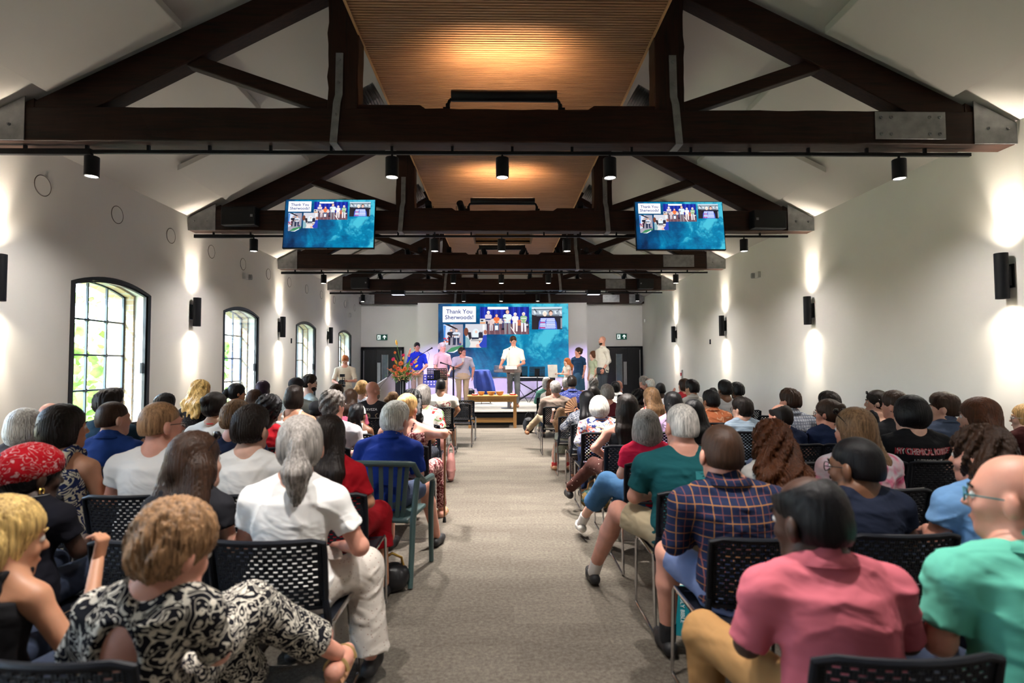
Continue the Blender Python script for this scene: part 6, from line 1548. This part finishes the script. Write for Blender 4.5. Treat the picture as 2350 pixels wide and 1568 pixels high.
# ================================================================ people on and by the stage
def on_stage(key, k, e, **kw):
    P_ = person(k, e, z0=kw.pop('z0', ZS), stand=True, res=.010, **kw); ALLP[key] = P_; return P_
SG = 'people standing on the stage'
on_stage('S1', 'man in royal blue polo shirt', 'hands clasped beside the flowers', px=957, top=786, Y=16.4, yaw=168, hyaw=160, style='short', hc='black', sk='tan', tp=PL(.010, .03, .42), bt=PL(.34, .27, .20), sleeve=.8, collar=1, glasses='black', w=1.05, group=SG,
         arms={'l': ((-.27, .06, 1.10), (-.07, .22, .93), (.5, .5, -.5), .8), 'r': ((.27, .06, 1.10), (.07, .22, .93), (-.5, .5, -.5), .8)})
on_stage('S2', 'grey-haired man in pale pink shirt', 'behind the music stand', px=1015, top=786, Y=16.0, yaw=145, hyaw=105, style='short', hc='silver', sk='rosy', tp=PL(.60, .42, .42), bt=PL(.46, .36, .24), sleeve=.8, collar=1, glasses='silver', w=1.0, group=SG,
         arms={'l': ((-.26, .06, 1.06), (-.09, .22, .90), (.5, .5, -.5), .8), 'r': ((.26, .06, 1.06), (.09, .22, .90), (-.5, .5, -.5), .8)})
on_stage('S3', 'laughing woman in pale grey t-shirt', 'holding a white cup on stage', px=1061, top=796, Y=15.7, yaw=165, hyaw=125, tilt=-10, style='bun', hc='dark', sk='rosy', tp=PL(.42, .42, .50), bt=PL(.50, .40, .26), sleeve=.85, glasses='purple', fem=1, w=1.36, group=SG,
         arms={'r': ((.27, .10, 1.02), (.05, .27, 1.16), (-.2, .1, .9), 1.0), 'l': ((-.31, .02, 1.02), (-.27, .04, .80), (0, .1, -1))})
on_stage('S4', 'man speaking in white shirt and grey jeans', 'behind the acrylic lectern', px=1178, top=771, Y=15.15, yaw=178, hyaw=172, tilt=13, roll=8, style='short', hc='brown', sk='rosy', tp=PL(.76, .73, .66), bt=PL(.23, .25, .27), sleeve=.8, collar=1, glasses='brown', w=1.02, group=SG, shoe='brown',
         arms={'r': ((.30, .13, 1.20), (.36, .34, 1.10), (0, .6, -.3), .5), 'l': ((-.27, .10, 1.17), (-.12, .30, 1.10), (.5, .5, -.2), .6)})
on_stage('S5', 'red-haired girl in white top', 'holding sheets of paper', px=1301, top=821, Y=15.9, yaw=-110, hyaw=-112, style='long', hc='ginger', ln=.20, sk='fair', tp=PL(.70, .64, .56), bt=('blots', (.58, .60, .60), (.15, .22, .26), 9, .56), skirt=.38, sleeve=.35, fem=1, w=.98, hs=.92, group=SG,
         arms={'l': ((-.20, .06, .86), (-.06, .24, .86), (.5, .6, 0), .7), 'r': ((.20, .06, .86), (.10, .26, .88), (-.4, .7, 0), .7)})
on_stage('S6', 'dark-haired woman in navy dress', 'smiling towards the lectern', px=1327, top=797, Y=16.3, yaw=-152, hyaw=-105, style='bun', hc='brown', sk='rosy', tp=PL(.010, .035, .085), bt=PL(.028, .075, .14), skirt=.42, sleeve=.75, fem=1, w=1.0, group=SG)
on_stage('S7', 'auburn-haired boy in pale green t-shirt', 'in front of the tall man', px=1361, top=805, Y=16.0, yaw=-112, hyaw=-100, style='bowl', hc='auburn', sk='fair', tp=PL(.42, .48, .34), bt=PL(.55, .55, .52), sleeve=.75, w=.86, hs=.98, group=SG)
on_stage('S8', 'tall shaven-headed man in cream shirt', 'at the right end of the stage', px=1382, top=772, Y=15.7, yaw=-115, hyaw=-98, tilt=4, style='bald', sk='rosy', tp=PL(.66, .63, .56), bt=PL(.05, .06, .075), sleeve=1.5, w=1.04, collar=1, group=SG, beard='brown',
         arms={'l': ((-.28, -.02, 1.22), (-.24, .14, 1.0), (.2, .2, -.9), .3)})
c = on_stage('C1', 'ginger-haired cameraman in cream t-shirt', 'by the last left window', z0=0, px=792, top=815, Y=14.6, yaw=170, hyaw=168, tilt=28, style='quiff', hc='ginger', sk='rosy', tp=PL(.62, .56, .46), bt=PL(.45, .42, .36), sleeve=.9, w=1.08,
         arms={'l': ((-.27, .12, 1.06), (-.08, .32, 1.06), (.4, .6, .3), .9), 'r': ((.27, .12, 1.06), (.09, .32, .98), (-.3, .7, 0), .9)})
# belts, watch, cup, papers
b = ALLP['S3']; hp = b['arms'][1][1]
o = MB().lathe([(0, 0), (.030, 0), (.042, .10), (.038, .10), (.028, .01), (0, .01)], (0, 0, 0), 20).build('white_cup', M('paper_white', (.82, .80, .74), .8), smooth=True); o.location = hp + Vector((.02, -.05, .05)); tag(o, 'white cup held by laughing woman in grey t-shirt', 'cup')
b = ALLP['S5']; m_ = (b['arms'][0][1] + b['arms'][1][1]) / 2
o = MB().box(-.14, .14, -.004, .004, -.16, .2).build('paper_sheets', M('paper_white', (.82, .80, .74), .8)); o.location = m_ + Vector((-.16, .05, .05)); o.rotation_euler = (R(8), 0, R(-25)); tag(o, 'white paper sheets held by red-haired girl', 'paper')
b = ALLP['S8']; el, wr = b['arms'][0]; d = (wr - el).normalized()
MB().tube([wr - d * .02 - b['org'], wr + d * .012 - b['org']], .033, 14).build('wristwatch', BLACKP, b['root'], smooth=True)
for kk, z in (('S4', 0), ('S1', 0)):
    b = ALLP[kk]; g = b['Bs'](0, 0, (.50 * 1.9 if kk == 'S4' else .9) + .03) - b['org']
    if kk == 'S4': MB().tube([g + Vector((.172 * math.cos(t), .122 * math.sin(t), 0)) for t in [2*PI*i/24 for i in range(24)]], .016, 6, close=True).build('belt', M('belt_brown', (.16, .05, .02), .5), b['root'], smooth=True)
# video camera held by the cameraman
b = ALLP['C1']; m_ = (b['arms'][0][1] + b['arms'][1][1]) / 2
t = empty('video_camera', m_ + Vector((0, -.10, .02)), R(172), 'black video camera held by ginger-haired cameraman', 'video camera')
MB().box(-.05, .05, -.08, .08, -.05, .06).build('body', BLACKP, t, bevel=.008)
MB().lathe([(0, 0), (.038, 0), (.042, .08), (.036, .08), (0, .075)], (0, .08, 0), 20, (0, 1, 0)).build('lens', BLACKM, t, smooth=True)
MB().box(-.055, .055, -.03, .04, .13, .20).build('monitor', BLACKP, t, bevel=.006); MB().tube([(0, 0, .05), (0, 0, .13)], .008, 8).build('arm', BLACKM, t); MB().tube([(-.03, -.07, .06), (-.03, -.06, .1), (-.03, .05, .1), (-.03, .06, .06)], .009, 8).build('handle', BLACKM, t)
MB().box(-.06, .06, -.05, .05, -.12, -.06).build('battery_grip', BLACKP, t, bevel=.006)
# little girl standing in the aisle, arms up on a chair back
p = at(1288, 934, 7.9)
person('small standing girl with golden brown hair', 'arms raised on a chair back', X=p.x, Y=7.9, zt=p.z, stand=True, yaw=0, hyaw=22, style='long', hc='tawny', ln=.20, sk='fair', tp=PL(.52, .52, .42), bt=('blots', (.50, .52, .42), (.34, .38, .30), 30, .5), skirt=.20, sleeve=0, strap=2, fem=1, w=.95, hs=.80, res=.009, shoe='tan', sock='red',
       arms={'l': ((-.13, .08, .66), (-.10, .12, .80), (.1, .7, .5), .9), 'r': ((.13, .08, .66), (.10, .12, .80), (-.1, .7, .5), .9)})
# ================================================================ writing on shirts
WP = M('print_white', (.62, .62, .62), .7); RP = M('print_red', (.32, .015, .03), .7)
on_back(ALLP['R22'], 'MY CHEMICAL ROMANCE', .062, RP, z=ALLP['R22']['sh'] - .115, sx=.56, name='print_shadow', bold=.003)
on_back(ALLP['R22'], 'MY CHEMICAL ROMANCE', .058, WP, z=ALLP['R22']['sh'] - .115, sx=.56)
on_back(ALLP['R22'], 'LIVERPOOL, UK', .026, WP, z=ALLP['R22']['sh'] - .175, sx=1.15)
on_back(ALLP['L32'], 'CERVEZA', .044, WP, z=ALLP['L32']['sh'] - .07, sx=1.0)
def lion(g):
    mb = MB(); w = .0055
    def st(pts): mb.tube([(x, 0, z) for x, z in pts], w, 4)
    st([(.03 * math.cos(t) - .02, .05 + .03 * math.sin(t)) for t in [2*PI*i/12 for i in range(13)]]); st([(.018 * math.cos(t) - .02, .05 + .018 * math.sin(t)) for t in [2*PI*i/10 for i in range(11)]])
    st([(-.04, .03), (-.06, -.02), (-.05, -.07), (-.07, -.11)]); st([(.0, .03), (.03, .0), (.03, -.06), (.055, -.11)]); st([(-.05, .0), (-.09, .02), (-.10, .05)]); st([(-.04, -.04), (-.08, -.05), (-.1, -.03)]); st([(.03, -.03), (.07, -.03), (.09, .02), (.075, .06), (.10, .08)]); st([(-.03, -.07), (.0, -.12)])
    return mb.build('lion_print', M('print_gold', (.30, .23, .14), .7), g)
on_back(ALLP['L32'], lion, .1, WP, z=ALLP['L32']['sh'] - .20)
def dragon(g):
    mb = MB(); rnd = random.Random(4)
    for _ in range(9):
        x, z = rnd.uniform(-.12, .10), rnd.uniform(-.05, .05); r = rnd.uniform(.012, .03); a = rnd.uniform(0, 6); mb.tube([(x + r * math.cos(a + t * 4), 0, z + r * math.sin(a + t * 4)) for t in [i / 9 for i in range(10)]], .0045, 4)
    mb.tube([(.13 + .03 * math.cos(t), 0, .04 + .03 * math.sin(t)) for t in [-1 + i * .5 for i in range(9)]], .007, 4); return mb.build('red_print', RP, g)
on_back(ALLP['L38'], dragon, .1, RP, z=ALLP['L38']['sh'] - .17)
def badge(g):
    mb = MB(); mb.add([(-.040, 0, -.022), (.040, 0, -.022), (.040, 0, .022), (-.040, 0, .022)], [(0, 1, 2, 3)]); return mb.build('label_print', M('print_teal', (.02, .20, .22), .7), g)
on_back(ALLP['R16'], badge, .1, RP, x=.055, z=ALLP['R16']['sh'] - .10)
def badge2(g):
    mb = MB(); mb.add([(.024 * math.cos(t), -.002, .010 * math.sin(t)) for t in [2*PI*i/12 for i in range(12)]], [tuple(range(12))]); return mb.build('label_mark', M('print_dark_teal', (.004, .05, .06), .7), g)
on_back(ALLP['R16'], badge2, .1, RP, x=.055, z=ALLP['R16']['sh'] - .10)
# ================================================================ wearables and hand-held things
def bandana(P_):
    C, T, org = P_['C'], P_['T'], P_['org']; HR = head_rot(30, 8, 0)
    f = Field().ell(T(0, -.02, .05), (.104, .122, .098), HR, .01).ell(T(0, -.06, .03), (.095, .10, .085), HR, .03); f.half(T(0, .02, .005), HR @ Vector((0, .35, -1)), 0, .3)
    f.cone(T(-.01, -.14, -.01), T(-.03, -.19, -.05), .03, .035, .03).cone(T(.0, -.15, -.02), T(.035, -.18, -.10), .022, .012, .02)
    field_obj('headscarf', f, cloth(('swirl', (.42, .006, .014), (.62, .35, .36), 16, .07)), P_['root'], org, .006, folds(.003, 3, fz=40))
bandana(ALLP['L1'])
P_ = ALLP['L1']; ear = P_['T'](.082, -.0, -.045) - P_['org']
MB().tube([ear + Vector((.0, .012 * math.cos(t), -.014 + .014 * math.sin(t))) for t in [2*PI*i/14 for i in range(14)]], .0035, 6, close=True).build('gold_earring', M('gold', (.7, .45, .12), .25, 1.0), P_['root'], smooth=True)
P_ = ALLP['L1']; mb = MB(); 
for i in range(40):
    t = PI + PI * i / 39; mb.ball(P_['Bs'](.085 * math.cos(t), .0 + .075 * math.sin(t), P_['sh'] + .035) - P_['org'], .0045, 6)
mb.build('necklace', CHROME, P_['root'], smooth=True)
P_ = ALLP['L30']; T = P_['T']; MB().tube([T(.086 * math.cos(t), -.0 , .02 + .10 * math.sin(t)) - P_['org'] for t in [PI * i / 14 for i in range(15)]], .012, 8).build('white_headband', M('paper_white', (.82, .80, .74), .8), P_['root'], smooth=True)
P_ = ALLP['L17']; MB().tube([P_['Bs'](.062 * math.cos(t), -.008 + .062 * math.sin(t), P_['sh'] + .018) - P_['org'] for t in [2*PI*i/20 for i in range(20)]], .006, 6, close=True).build('red_lanyard', M('signal_red', (.6, .02, .02), .4), P_['root'], smooth=True)
P_ = ALLP['R12']; MB().tube([P_['Bs'](.066 * math.cos(t), -.01 + .066 * math.sin(t), P_['sh'] + .012) - P_['org'] for t in [2*PI*i/20 for i in range(20)]], .006, 6, close=True).build('blue_lanyard', M('lanyard_blue', (.02, .08, .35), .6), P_['root'], smooth=True)
P_ = ALLP['R9']; f = Field().cone(P_['Bs'](-.07, -.03, P_['sh'] + .02), P_['Bs'](.07, -.03, P_['sh'] + .02), .055, .055, .03).cone(P_['Bs'](-.06, .05, P_['sh'] + .02), P_['Bs'](.06, .05, P_['sh'] + .02), .05, .05, .03); field_obj('scarf', f, cloth(WH), P_['root'], P_['org'], .012, folds(.004, 8))
# walking stick
b = ALLP['L35']; w_ = b['arms'][1][1]; tip = Vector((at(1020, 1190, 5.33).x, 5.33, 0))
t = empty('walking_stick', tip, 0, 'brown wooden walking stick planted in the aisle', 'walking stick')
h_ = Vector((w_.x - .01, w_.y + .07, w_.z - .035)) - tip
WS = wood('stick_wood', (.16, .07, .03), (.30, .15, .07), 2, 2.0, .35, .03)
MB().tube([(0, 0, .03), h_ * .5, h_], [.0085, .010, .011], 10).build('shaft', WS, t, smooth=True)
MB().tube([h_ + Vector((0, -.07, .0)), h_ + Vector((0, -.03, .012)), h_ + Vector((0, .02, .006)), h_ + Vector((0, .05, -.012))], [.012, .013, .013, .010], 10).build('handle', WS, t, smooth=True)
MB().lathe([(0, 0), (.017, 0), (.015, .03), (.011, .05), (0, .05)], (0, 0, 0), 16).build('ferrule', M('rubber_black', (.01, .01, .01), .8), t, smooth=True)
# folding fan
b = ALLP['R11']; w_ = b['arms'][0][1]
t = empty('hand_fan', w_ + Vector((.0, .05, .06)), 0, 'tan pleated hand fan waved by woman in geometric print', 'fan')
mb = MB(); n = 16
for i in range(n):
    a, c = R(8 + 100 * i / n), R(8 + 100 * (i + 1) / n); z1 = .006 if i % 2 else -.006
    q = lambda r, g, y: (-r * math.sin(g) + .05, y, r * math.cos(g)); mb.add([q(.05, a, -z1), q(.05, c, z1), q(.165, c, z1), q(.165, a, -z1)], [(0, 1, 2, 3)])
o = mb.build('leaf', M('tan_paper', (.42, .24, .14), .8), t); o.modifiers.new('s', 'SOLIDIFY').thickness = .0015
MB().tube([(.05, 0, 0), (.03, 0, .05)], .006, 6).build('handle', WS, t)
# black rucksack beside front right row
def bag(name, label, loc, sc, mat, rz=0, strap_=None, seed=1):
    t = empty(name, loc, rz, label, 'bag')
    f = Field().ell((0, 0, sc[2] * .5), (sc[0], sc[1], sc[2] * .55), None, .03).ell((0, -sc[1] * .5, sc[2] * .35), (sc[0] * .75, sc[1] * .6, sc[2] * .33), None, .03); f.half(Vector((0, 0, .002)), Vector((0, 0, -1)))
    field_obj('body', f, mat, t, (0, 0, 0), .010, folds(.007, seed))
    if strap_: MB().tube([(-sc[0] * .6, 0, sc[2] * .85), (-sc[0] * .5, 0, sc[2] * 1.2), (0, 0, sc[2] * 1.38), (sc[0] * .5, 0, sc[2] * 1.2), (sc[0] * .6, 0, sc[2] * .85)], .009, 8).build('strap', strap_, t, smooth=True)
    return t
BAGM = M('black_nylon', (.012, .012, .014), .6)
bag('rucksack', 'black rucksack on the floor by the front right row', (at(1213, 990, 12.3).x, 12.25, 0), (.13, .10, .32), BAGM, 0, BAGM, 2)
bag('handbag', 'mustard and olive handbag under fifth right row chairs', (.88, 5.75, 0), (.17, .11, .22), cloth(('blots', (.22, .14, .05), (.05, .10, .09), (.35, .30, .24), 9, .55)), R(20), M('tan_leather', (.30, .15, .05), .5), 3)
bag('handbag', 'small black handbag with gold clasp by red dress chair', (-.78, 3.75, 0), (.12, .08, .17), M('black_leather', (.01, .01, .012), .3), R(10), M('gold', (.7, .45, .12), .25, 1.0), 4)
bag('tote_bag', 'dusty pink tote hanging low beside grey-bobbed woman', (-.70, 7.2, 0), (.06, .10, .34), M('dusty_pink', (.45, .20, .18), .8), 0, M('dusty_pink', (.45, .20, .18), .8), 5)
# the turquoise book
t = empty('book', (.93, 3.18, 0), R(12), 'turquoise paperback standing under teal t-shirt man’s chair', 'book')
MB().box(-.03, .03, -.10, .10, .0, .26).build('pages', M('book_pages', (.62, .58, .5), .9), t)
mb = MB(); mb.box(-.036, -.0305, -.105, .105, 0, .265); mb.box(.0305, .036, -.105, .105, 0, .265); mb.box(-.036, .036, -.112, -.102, 0, .265); mb.build('cover', M('turquoise_cover', (.01, .22, .27), .4), t, bevel=.002)
text_obj('HOLY BIBLE', .03, M('print_pale', (.6, .75, .75), .5), t, (0, -.1135, .15), rot=(PI/2, R(90), 0), name='spine_lettering')
t.rotation_euler = (0, 0, R(-20))
# rolled brochure of foreground rows
